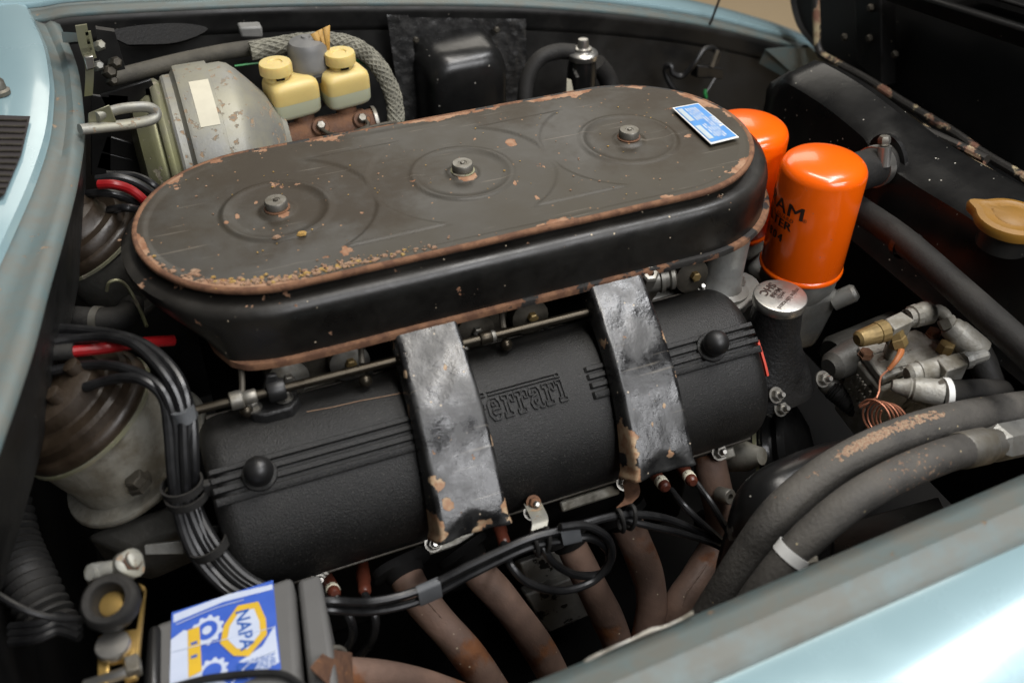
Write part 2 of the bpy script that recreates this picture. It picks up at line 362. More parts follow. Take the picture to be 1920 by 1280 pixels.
# inner walls of the engine bay
m = MB(); lf = smooth(lip_far, 4)
m.loft([[V((p.x, .503, p.z-.038)), V((p.x, .500, p.z-.08)), V((p.x, .485, -.3)), V((p.x, .47, -.62))] for p in lf], closed=False)
struct(m, 'inner_wall_far', 'bay_black', fix=False)
m = MB(); ln = smooth(lip_near, 4)
m.loft([[V((p.x, -.504, p.z-.06)), V((p.x, -.50, -.3)), V((p.x, -.48, -.62))] for p in ln], closed=False)
struct(m, 'inner_wall_near', 'bay_black', fix=False)
m = MB().box((-.52, 0, -.33), (.02, 1.0, .6)); struct(m, 'firewall', 'deep_black')
m = MB().box((.25, 0, -.63), (1.6, 1.0, .02)); struct(m, 'bay_floor', 'deep_black')

# ------------------------------------------------------------------ cowl with vent
cw = thing('cowl_panel', 'pale blue cowl panel with vent grille at the left edge', 'cowl', (-.6, .2, -.1))
edge = [at(a, b, z=.034) for a, b in ((30, -40), (60, 28), (88, 90), (100, 150), (101, 190), (93, 260), (66, 345), (25, 440), (-30, 560), (-100, 720))]
inner = [at(a, b, z=.024) for a, b in ((70, -30), (112, 48), (140, 118), (150, 185), (153, 250), (140, 335), (116, 430), (84, 540), (50, 665), (-25, 880))]
E_, I_ = smooth(edge, 6), smooth(inner, 6)
m = MB(); m.loft([[I_[i]+V((.0015, 0, -.006)), I_[i]+V((.001, 0, -.002)), I_[i]+V((-.004, 0, .002)), lerp(I_[i], E_[i], .3)+V((0, 0, .001)), lerp(I_[i], E_[i], .6)+V((0, 0, -.005)), lerp(I_[i], E_[i], .96)+V((0, 0, -.003)), E_[i]+V((0, 0, -.001))] for i in range(len(E_))], closed=False)
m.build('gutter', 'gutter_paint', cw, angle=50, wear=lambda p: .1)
m = MB(); m.loft([[p+V((.0015, 0, -.006)), p+V((.0, 0, -.014)), p+V((-.004, 0, -.03)), p+V((-.03, 0, -.12))] for p in I_], closed=False); m.build('seal_flange', 'bay_black', cw)
m = MB(); m.loft([[e+V((0, 0, -.001)), e+V((-.003, 0, .006)), e+V((-.012, 0, .009)), e+V((-.05, 0, .011)), e+V((-.12, 0, .014)), e+V((-.35, 0, .03))] for e in E_], closed=False)
m.build('cowl_skin', 'blue_paint', cw, angle=40)
vg = [at(a, b, z=.0475) for a, b in ((-60, 214), (57, 218), (40, 290), (8, 366), (-60, 400))]
m = MB(); n_ = len(vg); m.add(vg+[p+V((0, 0, -.02)) for p in vg], [tuple(range(n_))])
gr = m.build('vent_grille', 'grille_dark', cw)
for k in range(13):
    y0 = 226+k*11.5; x1 = ramp([(214, 56), (290, 40), (366, 8), (400, -20)], y0)-3
    a, b = at(-60, y0-2, z=.0485), at(x1, y0, z=.0485)
    MB().tube([a, b], .0012, n=6, sub=0).build('slat', 'oily_metal', gr)
c0 = at(2, 176, z=.046)
wn = MB().lathe([(.010, 0), (.010, .004), (.0075, .006), (.007, .014), (.004, .018), (.003, .026)], c0, (0, 0, 1), 20)
tag(wn.build('wiper_spindle', 'dull_steel'), 'dull metal wiper spindle nut on the blue cowl', 'spindle')

# ------------------------------------------------------------------ bonnet standing open at the front
hd = thing('bonnet', 'black underside of the open bonnet at top right', 'bonnet', (.85, 0, -.2))
def hp(px, py, d=0): return at(px, py, x=.78+d)
outl = [(1478, -60), (1482, 5), (1495, 50), (1518, 80), (1545, 105), (1620, 160), (1700, 210), (1800, 278), (1920, 358), (2060, 450), (2420, 690)]
low = smooth([hp(a, b) for a, b in outl], 4)
m = MB(); m.loft([[p, p+V((.012, 0, .0)), p+V((.03+.25*max(0, .3-p.z)*.2, -.0, .0))] for p in low], closed=False)
m.build('edge_roll', 'hood_black', hd)
m = MB(); tops = [V((p.x+.10, p.y, .75)) for i, p in enumerate(low)]
m.loft([[low[i]+V((.012, 0, 0)), lerp(low[i]+V((.012, 0, 0)), tops[i], .3)+V((.03, 0, 0)), tops[i]] for i in range(len(low))], closed=False)
m.build('inner_panel', 'hood_black', hd)
# frame rib
a, b, c, d = hp(1665, -60, -.02), hp(1990, 92, -.02), hp(1990, 142, -.02), hp(1640, -62, -.02)
m = MB().hexa([hp(1655, -30, -.03), hp(1990, 75, -.03), hp(1990, 118, -.02), hp(1655, 2, -.02)], (.05, 0, 0)); m.build('frame_rib', 'hood_black', hd, bevel=.006)
m = MB().hexa([hp(1790, -30, -.02), hp(1990, 30, -.02), hp(1990, 40, -.02), hp(1790, -20, -.02)], (.05, 0, 0)); m.build('frame_rib', 'hood_black', hd, bevel=.003)
m = MB().hexa([hp(1600, -40, -.012), hp(1650, -40, -.012), hp(1652, 165, -.012), hp(1606, 120, -.012)], (.03, 0, 0)); m.build('hinge_strap', 'hood_black', hd, bevel=.003)
for q in ((1632, 72), (1634, 15), (1680, 102), (1585, 70)):
    MB().lathe([(.006, 0), (.006, .004), (.004, .006)], hp(q[0], q[1], -.013), (-1, 0, 0), 6).build('bolt', 'oily_metal', hd)
wire([hp(1528, -30, -.02), hp(1531, 40, -.02), hp(1535, 92, -.02), hp(1556, 112, -.02), hp(1620, 146, -.02), hp(1700, 196, -.02), hp(1790, 250, -.02), hp(1850, 292, -.02), hp(2000, 378, -.02)], .0065, 'bonnet_rod', 'rusty_rod', 'black and rust tube along the lower edge of the open bonnet', 'rod')
wire([at(a, b, x=.64) for a, b in ((1560, 168), (1620, 190), (1680, 222), (1740, 248), (1800, 275), (1850, 300))], .006, 'cross_rod', 'rusty_rod', 'rusty brown rod behind the top of the radiator', 'rod')
# grey inner fender end seen past the bonnet
m = MB().hexa([at(1435, 92, y=.47), at(1512, 84, y=.47), at(1620, 172, y=.44), at(1606, 188, y=.44)], (0, .01, -.03))
m.add([at(1435, 92, y=.46), at(1520, 90, y=.46), at(1615, 176, y=.42), at(1500, 150, y=.46)], [(0, 1, 2, 3)])
tag(m.build('inner_bracket', 'gutter_paint'), 'grey blue inner fender bracket between far fender and bonnet', 'bracket')
aer = MB().tube([at(1331, 46, y=.5), at(1345, 10, y=.5), at(1362, -40, y=.5)], lambda t: .0022-.0004*t, n=8, sub=2)  # thin aerial at the far fender edge
tag(aer.build('aerial_rod', 'smooth_black'), 'thin black rod rising from the far fender edge', 'rod')

# ------------------------------------------------------------------ radiator
rd = thing('radiator', 'black radiator top tank with gold cap, at the right behind the orange filters', 'radiator', (.54, -.05, -.5))
yy = [.215, .19, .10, .03, -.02, -.05, -.12, -.22, -.34, -.5]
def rsec(y):
    bul = .012*sstep(-.0, -.05, y); z0 = -.050+.004*math.sin(y*20); tail = sstep(.16, .215, y)
    z0 -= .035*tail
    return [V((.505+.02*tail, y, -.40)), V((.503+.02*tail, y, -.19)), V((.500-bul+.02*tail, y, -.172)), V((.506-bul+.02*tail, y, -.16)), V((.509-bul+.02*tail, y, z0-.03)), V((.512-bul+.015*tail, y, z0-.010)), V((.522-bul+.01*tail, y, z0)), V((.560, y, z0+.012)), V((.578, y, z0+.006)), V((.585, y, z0-.02)), V((.585, y, -.4))]
m = MB(); m.loft([rsec(lerp(yy[i//4], yy[min(i//4+1, 9)], (i % 4)/4)) for i in range(37)])
m.build('tank', 'tank_black', rd, angle=35, wear=lambda p: .24*sstep(.012, .0, abs(p.z+.170))+.12*sstep(.010, 0, abs(p.z+.057)))
cc = at(1897, 412, z=-.026)
m = MB(); m.lathe([(.026, -.03), (.026, -.01), (.03, -.009), (.03, -.004)], cc, (0, 0, 1), 28); m.build('neck', 'bay_black', rd)
m = MB(); m.lathe([(.030, -.008), (.0345, -.006), (.0355, 0), (.034, .004), (.028, .0055), (.0265, .0045), (.018, .0045), (.0165, .006), (.001, .0065)], cc, (0, 0, 1), 64,
   lobes=lambda t, h: 1+.32*math.exp(-(((t-3.55)/.23)**2))+.32*math.exp(-(((t-.41)/.23)**2))); m.build('cap', 'gold_plastic', rd, angle=45)
# upper hose from the tank
hA, hB = at(1668, 302, x=.515), at(1590, 330, x=.435)
hs = thing('radiator_hose', 'short black hose with bright clamp beside the orange filter', 'hose', at(1640, 330, x=.49))
m = MB().tube([hA, lerp(hA, hB, .5), hB, hB+(hB-hA)*.3+V((0, 0, -.01)), hB+(hB-hA)*.5+V((0, 0, -.05))], .0225, n=28); m.build('hose_body', 'rubber', hs)
ax = (hA-hB).normalized(); cp = lerp(hA, hB, .36)
m = MB(); m.lathe([(.0228, -.006), (.0242, -.006), (.0242, .006), (.0228, .006)], cp, ax, 32, cap=(False, False)); m.build('clamp_band', 'bright_steel', hs)
m = MB(); q = cp+V((-.006, -.012, .0215)); m.tube([q+V((0, .0, .012)), q+V((.0, -.006, -.010))], .0078, n=12, sub=0); m.build('clamp_housing', 'bright_steel', hs)
m = MB(); m.lathe([(.006, 0), (.0072, .002), (.0072, .007), (.0056, .010)], q+V((0, .002, .013)), (0, .25, 1), 6); m.build('clamp_screw', 'dull_steel', hs)
m = MB(); m.lathe([(.031, -.004), (.033, -.002), (.033, .003)], hA+V((-.004, 0, 0)), (-1, 0, 0), 32); m.build('flange_ring', 'bay_gloss', hs)
# lower diagonal pipe in front of the tank
pp = thing('coolant_pipe', 'long matte black pipe running diagonally below the radiator tank', 'pipe', at(1780, 540, x=.42))
pa = [at(1600, 385, x=.47), at(1690, 448, x=.455), at(1800, 545, x=.44), at(1960, 690, x=.425)]
m = MB().tube(pa, .0150, n=20, sub=4); m.build('pipe_body', 'rubber', pp)
q = at(1696, 458, x=.455); ax = (pa[2]-pa[1]).normalized()
m = MB(); m.lathe([(.0155, -.004), (.0170, -.004), (.0170, .004), (.0155, .004)], q, ax, 24, cap=(False, False)); m.box(q+V((0, -.012, .013)), (.012, .006, .010)); m.build('clamp_band', 'smooth_black', pp)
for q0, q1 in (((1832, 320), (1862, 332)), ((1882, 343), (1914, 358))):
    a, b = at(*q0, x=.60), at(*q1, x=.60)
    tag(MB().hexa([a+V((0, 0, .003)), b+V((0, 0, .003)), b-V((0, 0, .003)), a-V((0, 0, .003))], (.004, 0, 0)).build('foam_strip', 'gold_paper'), 'small tan foam strip %s, behind the radiator tank' % ('nearer the rod' if q0[0] < 1850 else 'above the gold cap'), 'foam strip')

# ================================================================== engine
# V block and heads (dark mass under everything)
eb = thing('engine_block', 'dark oily engine block and cylinder head below the black cam cover', 'engine block', (-.03, 0, -.6))
m = MB().box((-.03, .0, -.36), (.53, .30, .26)); m.build('crankcase', 'deep_black', eb, bevel=.01)
CM = V((0, -.1725, -.1975)); CD = V((0, -.736, -.677)); CN = V((0, -.677, .736)); CA, CB = .085, .076
m = MB().box(CM+V((-.03, 0, 0))-CN*.036, (.535, .16, .06), (V((1, 0, 0)), -CD, CN)); hdp = m.build('cylinder_head', 'oily_metal', eb, bevel=.004)
m = MB().box(CM+V((-.03, 0, 0))-CN*.004, (.545, .176, .006), (V((1, 0, 0)), -CD, CN)); m.build('head_flange', 'oily_metal', eb, bevel=.001)
# far bank cover, mostly hidden
m = MB()
def far(x, a):
    p = CM-CD*CA*math.cos(a)+CN*CB*math.sin(a); return V((x, -p.y, p.z))
m.loft([[far(x, k*math.pi/14) for k in range(15)] for x in (-.30, .24)]); m.build('far_bank', 'crackle_black', eb)

# ---- cam cover
def cov(x, a, h=0):
    s, c = math.sin(a), math.cos(a); e = .86
    ss = abs(s)**e*(1 if s > 0 else -1); cc_ = abs(c)**e*(1 if c > 0 else -1)
    p = CM-CD*(CA*cc_)+CN*(CB*ss)
    n = (-CD*(cc_/CA)+CN*(ss/CB)).normalized()
    return V((x, 0, 0))+p+n*h
XL, XR = -.312, .246
vc = thing('cam_cover', 'black crinkle finish cam cover with raised lettering and ribs in the centre', 'cam cover', (-.03, -.18, -.26))
m = MB(); xs = []
for k in range(9): xs.append((XL+.020*(1-math.cos(k/8*math.pi/2)), math.sin(k/8*math.pi/2)))
for k in range(1, 60): xs.append((XL+.02+(XR-XL-.04)*k/60, 1))
for k in range(9): xs.append((XR-.02+.02*math.sin(k/8*math.pi/2), math.cos(k/8*math.pi/2)))
loops = []
for x, s in xs:
    sh = -.020*(1-s)
    loops.append([cov(x, math.pi*k/40, sh) for k in range(41)]+[V((x, 0, 0))+CM-CD*CA*q for q in (-.5, .5)])
m.loft(loops); m.build('shell', 'crackle_black', vc, angle=50)
A0 = math.radians(80)
RB = [(-2.4, ), (-.8, ), (.8, ), (2.4, )]
segs = [(-.310, -.118), (.050, .241)]
dphi = .0072/.078
for k in range(4):
    a0 = A0+(k-1.5)*dphi
    for x0, x1 in segs:
        n_ = 7
        L_ = []
        for x in (x0, x0+.002, x1-.002, x1):
            hh = .0026 if x in (x0+.002, x1-.002) else .0006
            L_.append([cov(x, a0+dphi*w_, h_) for w_, h_ in ((-.35, -.001), (-.32, hh*.85), (-.24, hh*1.15), (.24, hh*1.15), (.32, hh*.85), (.35, -.001))])
        MB().loft(L_).build('rib', 'crackle_black', vc, angle=40)
# recessed panel frame around the ribs: thin ledges
for x in (-.268, .186):
    c = cov(x, A0, -.001); n_ = (cov(x, A0, 1)-cov(x, A0, 0))
    m = MB(); m.lathe([(.0152, -.002), (.0155, .004), (.0148, .005)], c, n_, 36); m.build('nut_seat', 'crackle_black', vc)
    m = MB(); m.lathe([(.0118, .003), (.0118, .0065)]+[(.0130*math.sin(t), .0170-.0130*math.cos(t)) for t in [math.radians(55+k*9) for k in range(14)]], c, n_, 36); m.build('cap_nut', 'smooth_black', vc)
# raised script lettering: outlines swept as small ridges
def stroke(pts, w=.0012, h=.0016):
    """pts in letter units (u along x, v up the slope) -> ridge on the cover"""
    P = [V((u, v, 0)) for u, v in pts]; m_ = MB(); loops = []
    for i, p in enumerate(P):
        if i == 0: t = P[1]-P[0]
        elif i == len(P)-1: t = P[-1]-P[-2]
        else: t = (P[i+1]-p).normalized()+(p-P[i-1]).normalized()
        t.normalize(); nn = V((-t.y, t.x, 0)); L_ = []
        for o_, hh in ((-w, -.0008), (-w*.6, h), (w*.6, h), (w, -.0008)):
            q_ = p+nn*o_; L_.append(cov(q_.x, A0-q_.y/.078, hh))
        loops.append(L_)
    return m_.loft(loops)
def letter(name, outlines, u0, s):
    mb = MB()
    for o_ in outlines:
        q_ = stroke([(u0+a*s*.92*LW, (b-.5)*s) for a, b in o_+[o_[0]]], .0010, .0023); mb.add(q_.v, q_.f)
    mb.build(name, 'crackle_black', vc, angle=40)
LR = [[(0, 0), (.62, 0), (.62, .18), (.45, .18), (.45, .62), (.62, .78), (.72, .6), (.92, .6), (.92, .95), (.66, 1), (.45, .82), (.45, 1), (0, 1), (0, .82), (.16, .82), (.16, .18), (0, .18)]]
LE = [[(.92, .22), (.7, 0), (.25, 0), (0, .25), (0, .75), (.25, 1), (.7, 1), (.92, .75), (.92, .45), (.3, .45), (.3, .3), (.42, .2), (.7, .26)], [(.3, .64), (.62, .64), (.52, .82), (.38, .82)]]
LA = [[(.98, 0), (.98, .16), (.88, .16), (.88, .8), (.7, 1), (.2, 1), (.04, .8), (.04, .64), (.28, .64), (.36, .82), (.56, .82), (.6, .62), (.2, .54), (0, .3), (.1, .06), (.35, 0), (.62, .12), (.66, 0)], [(.3, .34), (.6, .44), (.58, .26), (.4, .18)]]
LI = [[(0, 0), (.6, 0), (.6, .16), (.45, .16), (.45, 1), (0, 1), (0, .84), (.15, .84), (.15, .16), (0, .16)], [(.12, 1.16), (.46, 1.16), (.46, 1.38), (.12, 1.38)]]
LF = [[(0, 0), (.6, 0), (.6, .16), (.45, .16), (.45, .6), (.7, .6), (.7, .8), (.45, .8), (.45, 1.2), (.95, 1.2), (.95, 1.4), (0, 1.4), (0, 1.24), (.15, 1.24), (.15, .16), (0, .16)]]
u = -.0655; S_ = .0172; LW = .80
for nm, o_, wd in (('letter_f', LF, .9), ('letter_e', LE, 1.08), ('letter_r', LR, 1.0), ('letter_r', LR, 1.02), ('letter_a', LA, 1.1), ('letter_r', LR, 1.04), ('letter_i', LI, .7)):
    letter(nm, o_, u, S_); u += wd*S_*.98*LW
mb = MB(); q_ = stroke([(-.05, .0152), (.024, .0152)], .0010, .0021); mb.add(q_.v, q_.f); q_ = stroke([(-.05, .0120), (.019, .0120)], .0010, .0021); mb.add(q_.v, q_.f)
mb.build('letter_bar', 'crackle_black', vc)
# red gasket end
m = MB(); m.loft([[cov(XR+.0005, t, -.012), cov(XR+.003, t, -.012), cov(XR+.003, t, -.016), cov(XR+.0005, t, -.016)] for t in [math.radians(82+k*2.2) for k in range(12)]]); m.build('gasket', 'red_gasket', vc)
# stud and nut
def stud(c, n, parent, r=.0060, mat='nut_steel', hx=1):
    m_ = MB(); m_.lathe([(r*1.5, 0), (r*1.5, .0018)], c, n, 20); m_.build('washer', mat, parent)
    m_ = MB(); m_.lathe([(r*1.08, .0018), (r*1.12, .003), (r*1.12, .0075), (r*.95, .0085)], c, n, 6); nt_ = m_.build('nut', mat, parent, angle=20)
    m_ = MB(); m_.lathe([(r*.58, .0085), (r*.58, .0125), (r*.4, .0145)], c, n, 14); m_.build('stud', 'bright_steel', nt_)
for x in (-.238, -.125, -.02, .085, .200): stud(V((x, 0, 0))+CM+CD*.0905+CN*-.001, CN, vc)
for x in (-.045, .155, .232): stud(V((x, 0, 0))+CM-CD*.0875+CN*.001, CN, vc, .0058)
# lower flange plates (bare alloy edges)
for x0, x1, mt in ((-.142, -.08, 'dirty_alloy'), (.015, .082, 'aluminium'), (.196, .225, 'aluminium')):
    m = MB().box(CM+CD*.096+CN*-.018+V(((x0+x1)/2, 0, 0)), (x1-x0, .012, .012), (V((1, 0, 0)), -CD, CN)); m.build('flange_plate', 'dirty_alloy', eb, bevel=.002)
# spare boss lower right
m = MB(); c = at(1400, 855, y=-.235); m.lathe([(.017, -.03), (.017, 0), (.012, .012), (.010, .02)], c, (.3, -.5, .4), 20); m.build('boss', 'dirty_alloy', eb)

# ================================================================== air cleaner
ac = thing('air_cleaner', 'long oval dark air cleaner with three thumb nuts over the carburettors', 'air cleaner', (0, 0, -.073))
SCX, SW = .1981, .1254
def stad(c, wd, nl=150, na=60):
    pts = []
    for k in range(na): t = -math.pi/2+math.pi*k/na; pts.append((c+wd*math.cos(t), wd*math.sin(t)))
    for k in range(nl): pts.append((c-2*c*k/nl, wd))
    for k in range(na): t = math.pi/2+math.pi*k/na; pts.append((-c+wd*math.cos(t), wd*math.sin(t)))
    for k in range(nl): pts.append((-c+2*c*k/nl, -wd))
    return pts
def bumpf(d, wd): return max(0, 1-(d/wd)**2)**1.5 if abs(d) < wd else 0
def lidz(x, y):
    z = 0; dd = []
    for cx in (-.19, 0, .19):
        r = math.hypot(x-cx, y); dd.append(r)
        z += .0015*bumpf(r-.0506, .0048)
        z -= .0010*sstep(.046, .040, r)*sstep(.012, .02, r)
        z += .0016*sstep(.019, .014, r)
    for a, b in ((0, 1), (1, 2)):
        e = max(.0957-dd[a], .0957-dd[b], abs(y)-.086)
        if (a-1)*.19 < x < (b-1)*.19: z += .0014*sstep(.0012, -.0018, e)
    e = max(abs(x)-SCX, 0); sd = SW-math.hypot(e, y) if e > 0 else SW-abs(y)
    z += .0010*sstep(.013, .009, sd)
    z += .0012*noise.noise(V((x*9, y*9, 2)))
    return z
def sdist(x, y):
    e = max(abs(x)-SCX, 0); return SW-math.hypot(e, y)
m = MB(); loops = []
NR = 64
for k in range(NR+1):
    wd = (SW-.003)*(1-k/NR)+1e-5
    loops.append([V((x, y, lidz(x, y))) for x, y in stad(SCX, wd)])
m.loft(loops, cap=(False, False))
BLOB = [(q.x, q.y, r_) for q, r_ in ((at(957, 267, z=0), .010), (at(945, 245, z=0), .006), (at(480, 378, z=0), .007), (at(445, 405, z=0), .005), (at(965, 343, z=0), .006), (at(1008, 370, z=0), .006), (at(835, 400, z=0), .008), (at(890, 262, z=0), .006), (at(1030, 335, z=0), .012), (at(425, 420, z=0), .007), (at(355, 410, z=0), .005), (at(660, 360, z=0), .005), (at(1060, 300, z=0), .006))]
def lidwear(p):
    s = sdist(p.x, p.y); w_ = .66*sstep(.020, .003, s)*(.55+.6*sstep(-.15, .25, noise.noise(V((p.x*13, p.y*6, 3)))))
    if p.y < 0: w_ *= .62+.3*sstep(-.12, -.25, p.x)+.2*sstep(.27, .31, p.x)
    if p.y > 0 and p.x < -.16: w_ *= .75
    for bx, by, br_ in BLOB: w_ += .55*sstep(br_, 0, math.hypot(p.x-bx, (p.y-by)*.6))
    for cx in (-.19, 0, .19): w_ += .42*sstep(.0215, .014, math.hypot(p.x-cx, p.y))
    w_ += .10*sstep(.05, .0, math.hypot(p.x-.07, p.y+.0))
    w_ += .06*sstep(.06, .0, math.hypot((p.x+.15)*.6, p.y+.10))
    return w_
lid = m.build('lid', 'lid_paint', ac, angle=60, wear=lidwear, fix=True, weld=.0002)
m = MB(); rp = [(-.0045, .0004), (-.002, .0018), (.0006, .0012), (.0016, -.0010), (.0010, -.0042), (-.004, -.0065), (-.008, -.0072)]
sl = [stad(SCX, SW+a) for a, b in rp]
m.loft([[V((sl[k][i][0], sl[k][i][1], rp[k][1]+.0006*noise.noise(V((sl[k][i][0]*14, sl[k][i][1]*14, 7))))) for i in range(len(sl[0]))] for k in range(len(rp))], cap=(False, False))
m.build('rim', 'rim_rust', lid, angle=60, wear=lambda p: (.34*sstep(.10, -.02, p.y)+(.25 if p.x < -.22 else 0))-.20*sstep(.1, .3, p.x)*sstep(-.02, .1, p.y))
# pan: outlines from shoulder to bottom flange
NS = len(stad(.1, .1))
def out_stad(c, wd): return stad(c, wd)
def lower(c, wd, k):
    """the bottom of the pan is drawn in at the rear end"""
    pts = []
    for x, y in stad(c, wd):
        if x < -.16:
            t = sstep(-.16, -.30, x)
            lim = ramp([(-.14, -.252), (-.125, -.268), (-.10, -.279), (-.01, -.297), (.05, -.330), (.09, -.345), (.14, -.345)], y)
            if y < .09 and x < lim: x = lerp(x, lim, k)
            if x < -.235 and y < -.09: y = lerp(y, -.137+.25*max(0, -x-.235), 0)
        pts.append((x, y))
    return pts
pan = [(SCX, .1165, -.006, 0), (SCX, .1170, -.0125, 0), (SCX+.003, .1215, -.0140, 0), (SCX+.006, .1285, -.0138, 0), (SCX+.008, .1340, -.0170, .05), (SCX+.009, .1365, -.0235, .12), (SCX+.010, .1378, -.032, .25), (SCX+.010, .1382, -.044, .5), (SCX+.010, .1384, -.058, .85), (SCX+.010, .1386, -.0655, 1), (SCX+.010, .1388, -.0668, 1)]
m = MB(); m.loft([[V((x, y, z+.0007*noise.noise(V((x*11, y*11, z*30))))) for x, y in lower(c, wd, k)] for c, wd, z, k in pan], cap=(False, False))
PB = [(at(a_, b_, y=-.137), r_) for a_, b_, r_ in ((560, 570, .012), (385, 590, .010), (620, 553, .012), (800, 500, .009), (1260, 415, .008), (400, 545, .008), (1395, 345, .008), (350, 565, .012), (345, 585, .012), (670, 545, .006))]
m.build('pan', 'box_paint', ac, angle=50, wear=lambda p: .15*sstep(.012, 0, abs(p.z+.016))+.05*sstep(-.06, -.066, p.z)+(.05 if p.x < -.2 else 0)+.22*sstep(-.255, -.275, p.x)*sstep(.02, -.08, p.y)*sstep(-.02, -.05, p.z)+sum(.62*sstep(r_, 0, (p-c_).length) for c_, r_ in PB))
m = MB(); fl_ = [(SCX+.010, .1388, -.0660), (SCX+.012, .1432, -.0664), (SCX+.0125, .1440, -.0685), (SCX+.0125, .1438, -.0728), (SCX+.010, .140, -.0736), (SCX, .10, -.0740)]
m.loft([[V((x, y, z+.0006*noise.noise(V((x*16, y*16, 4))))) for x, y in lower(c, wd, 1)] for c, wd, z in fl_], cap=(False, False))
m.build('flange', 'rim_rust', ac, angle=50, wear=lambda p: .08+.3*sstep(-.02, -.16, p.x)-.12*sstep(.0, .12, p.x))
m = MB().box((0, 0, -.080), (.46, .19, .012)); m.build('underside', 'deep_black', ac)
# thumb nuts
for k, cx in enumerate((-.19, 0, .19)):
    m = MB(); m.lathe([(.0102, .0025), (.0108, .0032), (.0108, .0094), (.0100, .0105), (.0045, .0107), (.004, .0101)], (cx, 0, .0006), (0, 0, 1), 48, lobes=lambda t, h: 1+.012*math.cos(t*24)); nt_ = m.build('thumb_nut', 'dull_steel', ac, angle=40)
    m = MB(); m.lathe([(.0024, .009), (.0024, .0116), (.0014, .0122)], (cx, 0, .0006), (0, 0, 1), 14); m.build('stud', 'oily_metal' if k == 0 else 'dull_steel', nt_)
    m = MB(); m.lathe([(.0122, .0008), (.0126, .002), (.0105, .0026)], (cx, 0, .0006), (0, 0, 1), 32); m.build('washer', 'zinc_yellow' if k == 1 else 'rusty_iron', nt_)
# data plate
pc = [at(a, b, z=.0042) for a, b in ((1260, 202), (1309, 193), (1386, 257), (1333, 270))]
o_ = pc[0]; ux = (pc[3]-pc[0]); uy = (pc[1]-pc[0])
def pl(a, b, h=0): return pc[0]*(1-a)*(1-b)+pc[3]*a*(1-b)+pc[2]*a*b+pc[1]*(1-a)*b+V((0, 0, h))
def quad(mb, a0, b0, a1, b1, h): mb.add([pl(a0, b0, h), pl(a1, b0, h), pl(a1, b1, h), pl(a0, b1, h)], [(0, 1, 2, 3)])
m = MB().hexa([pl(0, 0), pl(1, 0), pl(1, 1), pl(0, 1)], (0, 0, -.0012)); dp = m.build('data_plate', 'print_white', ac, bevel=.0004)
m = MB(); quad(m, .03, .05, .97, .95, .0004); m.build('plate_field', 'plate_blue', dp)
m = MB(); quad(m, .08, .08, .42, .26, .0007); quad(m, .55, .08, .9, .26, .0007); m.build('plate_box', 'plate_pale', dp)
m = MB()
for r_ in range(5):
    b0 = .34+r_*.085
    a_ = .10
    while a_ < .88:
        ln = random.uniform(.05, .16)
        if not (.46 < a_+ln/2 < .54): quad(m, a_, b0, min(a_+ln, .92), b0+.035, .0007)
        a_ += ln+.03
m.build('small_print', 'print_white', dp)
m = MB(); uxn = ux.normalized(); uyn = uy.normalized()
flat_text(m, 'FISPA', .0095, pl(.55, .86, .0008), uxn, uyn, bold=.0002, spacing=1.1); m.build('plate_lettering', 'print_white', dp)

# two flat ducts
DP = [(-.120, -.0715), (-.146, -.0815), (-.176, -.0945), (-.206, -.1100), (-.233, -.1290), (-.255, -.1495), (-.273, -.1715), (-.288, -.193)]
def duct(xa, xb, wtop, wbot, label, blobs):
    pth = smooth([V((lerp(xa, xb, i/(len(DP)-1)), a, b)) for i, (a, b) in enumerate(DP)], 9); m_ = MB(); loops = []; n = len(pth); info = []
    for i, p in enumerate(pth):
        t = (pth[min(i+1, n-1)]-pth[max(0, i-1)]).normalized(); X = V((1, 0, 0)); N_ = X.cross(t).normalized()
        if N_.dot(CN) < 0: N_ = -N_
        f = i/(n-1); hw = lerp(wtop, wbot, f)/2; hh = .0125-.0035*math.sin(math.pi*min(1, f*1.1))+.003*sstep(.7, 1, f)
        fl = sstep(.95, 1, f)*.0025; hw += fl
        half = [(1, -1), (.985, -.5), (.955, .1), (.92, .55), (.895, .80), (.865, .93), (.82, .99), (.76, 1)]
        prof = half+[(.76-1.52*q/16, 1) for q in range(1, 16)]+[(-a_, b_) for a_, b_ in reversed(half)]
        L_ = []
        for a_, b_ in prof:
            dz = 0
            if b_ > .9: dz = .0004*noise.noise(V((p.x*40+a_*3, f*14, 2)))-.0075*sstep(.86, 1, f)*sstep(1.0, .35, abs(a_+.05)/max(.05, .80*sstep(.86, .98, f)))
            if f > .985: dz += .0010*math.sin(a_*9)
            L_.append(p+X*(a_*hw)+N_*(b_*hh+dz)); info.append((a_, b_, f))
        loops.append(L_)
    m_.loft(loops, cap=(False, False))
    def wv(a_, b_, f):
        w_ = .16*sstep(.55, .95, abs(a_))*(.3+.7*f)+.10*sstep(.86, 1, f)+.10*sstep(.08, 0, f)-.05
        for ba, bf, br_ in blobs: w_ += .45*sstep(br_, 0, math.hypot((a_-ba)*.45, (f-bf)*1.6))
        return w_
    WVL = [wv(*q) for q in info]
    o = m_.build('air_duct', 'duct_paint', ac, angle=50)
    at_ = o.data.attributes.new('wear', 'FLOAT', 'POINT'); at_.data.foreach_set('value', WVL)
    o['label'] = label
    s = o.modifiers.new('thick', 'SOLIDIFY'); s.thickness = .0014; s.offset = -1
    return o
d1 = duct(-.0885, -.1005, .066, .073, 'black duct with flaking paint hanging over the lettering, left of two', [(-.9, .93, .20), (-.75, .72, .16), (-.6, .82, .10), (.9, .9, .12), (.95, .62, .08), (-.9, .28, .06), (-.9, .05, .10), (.3, .82, .05), (.2, .30, .04), (0, 1, .08)])
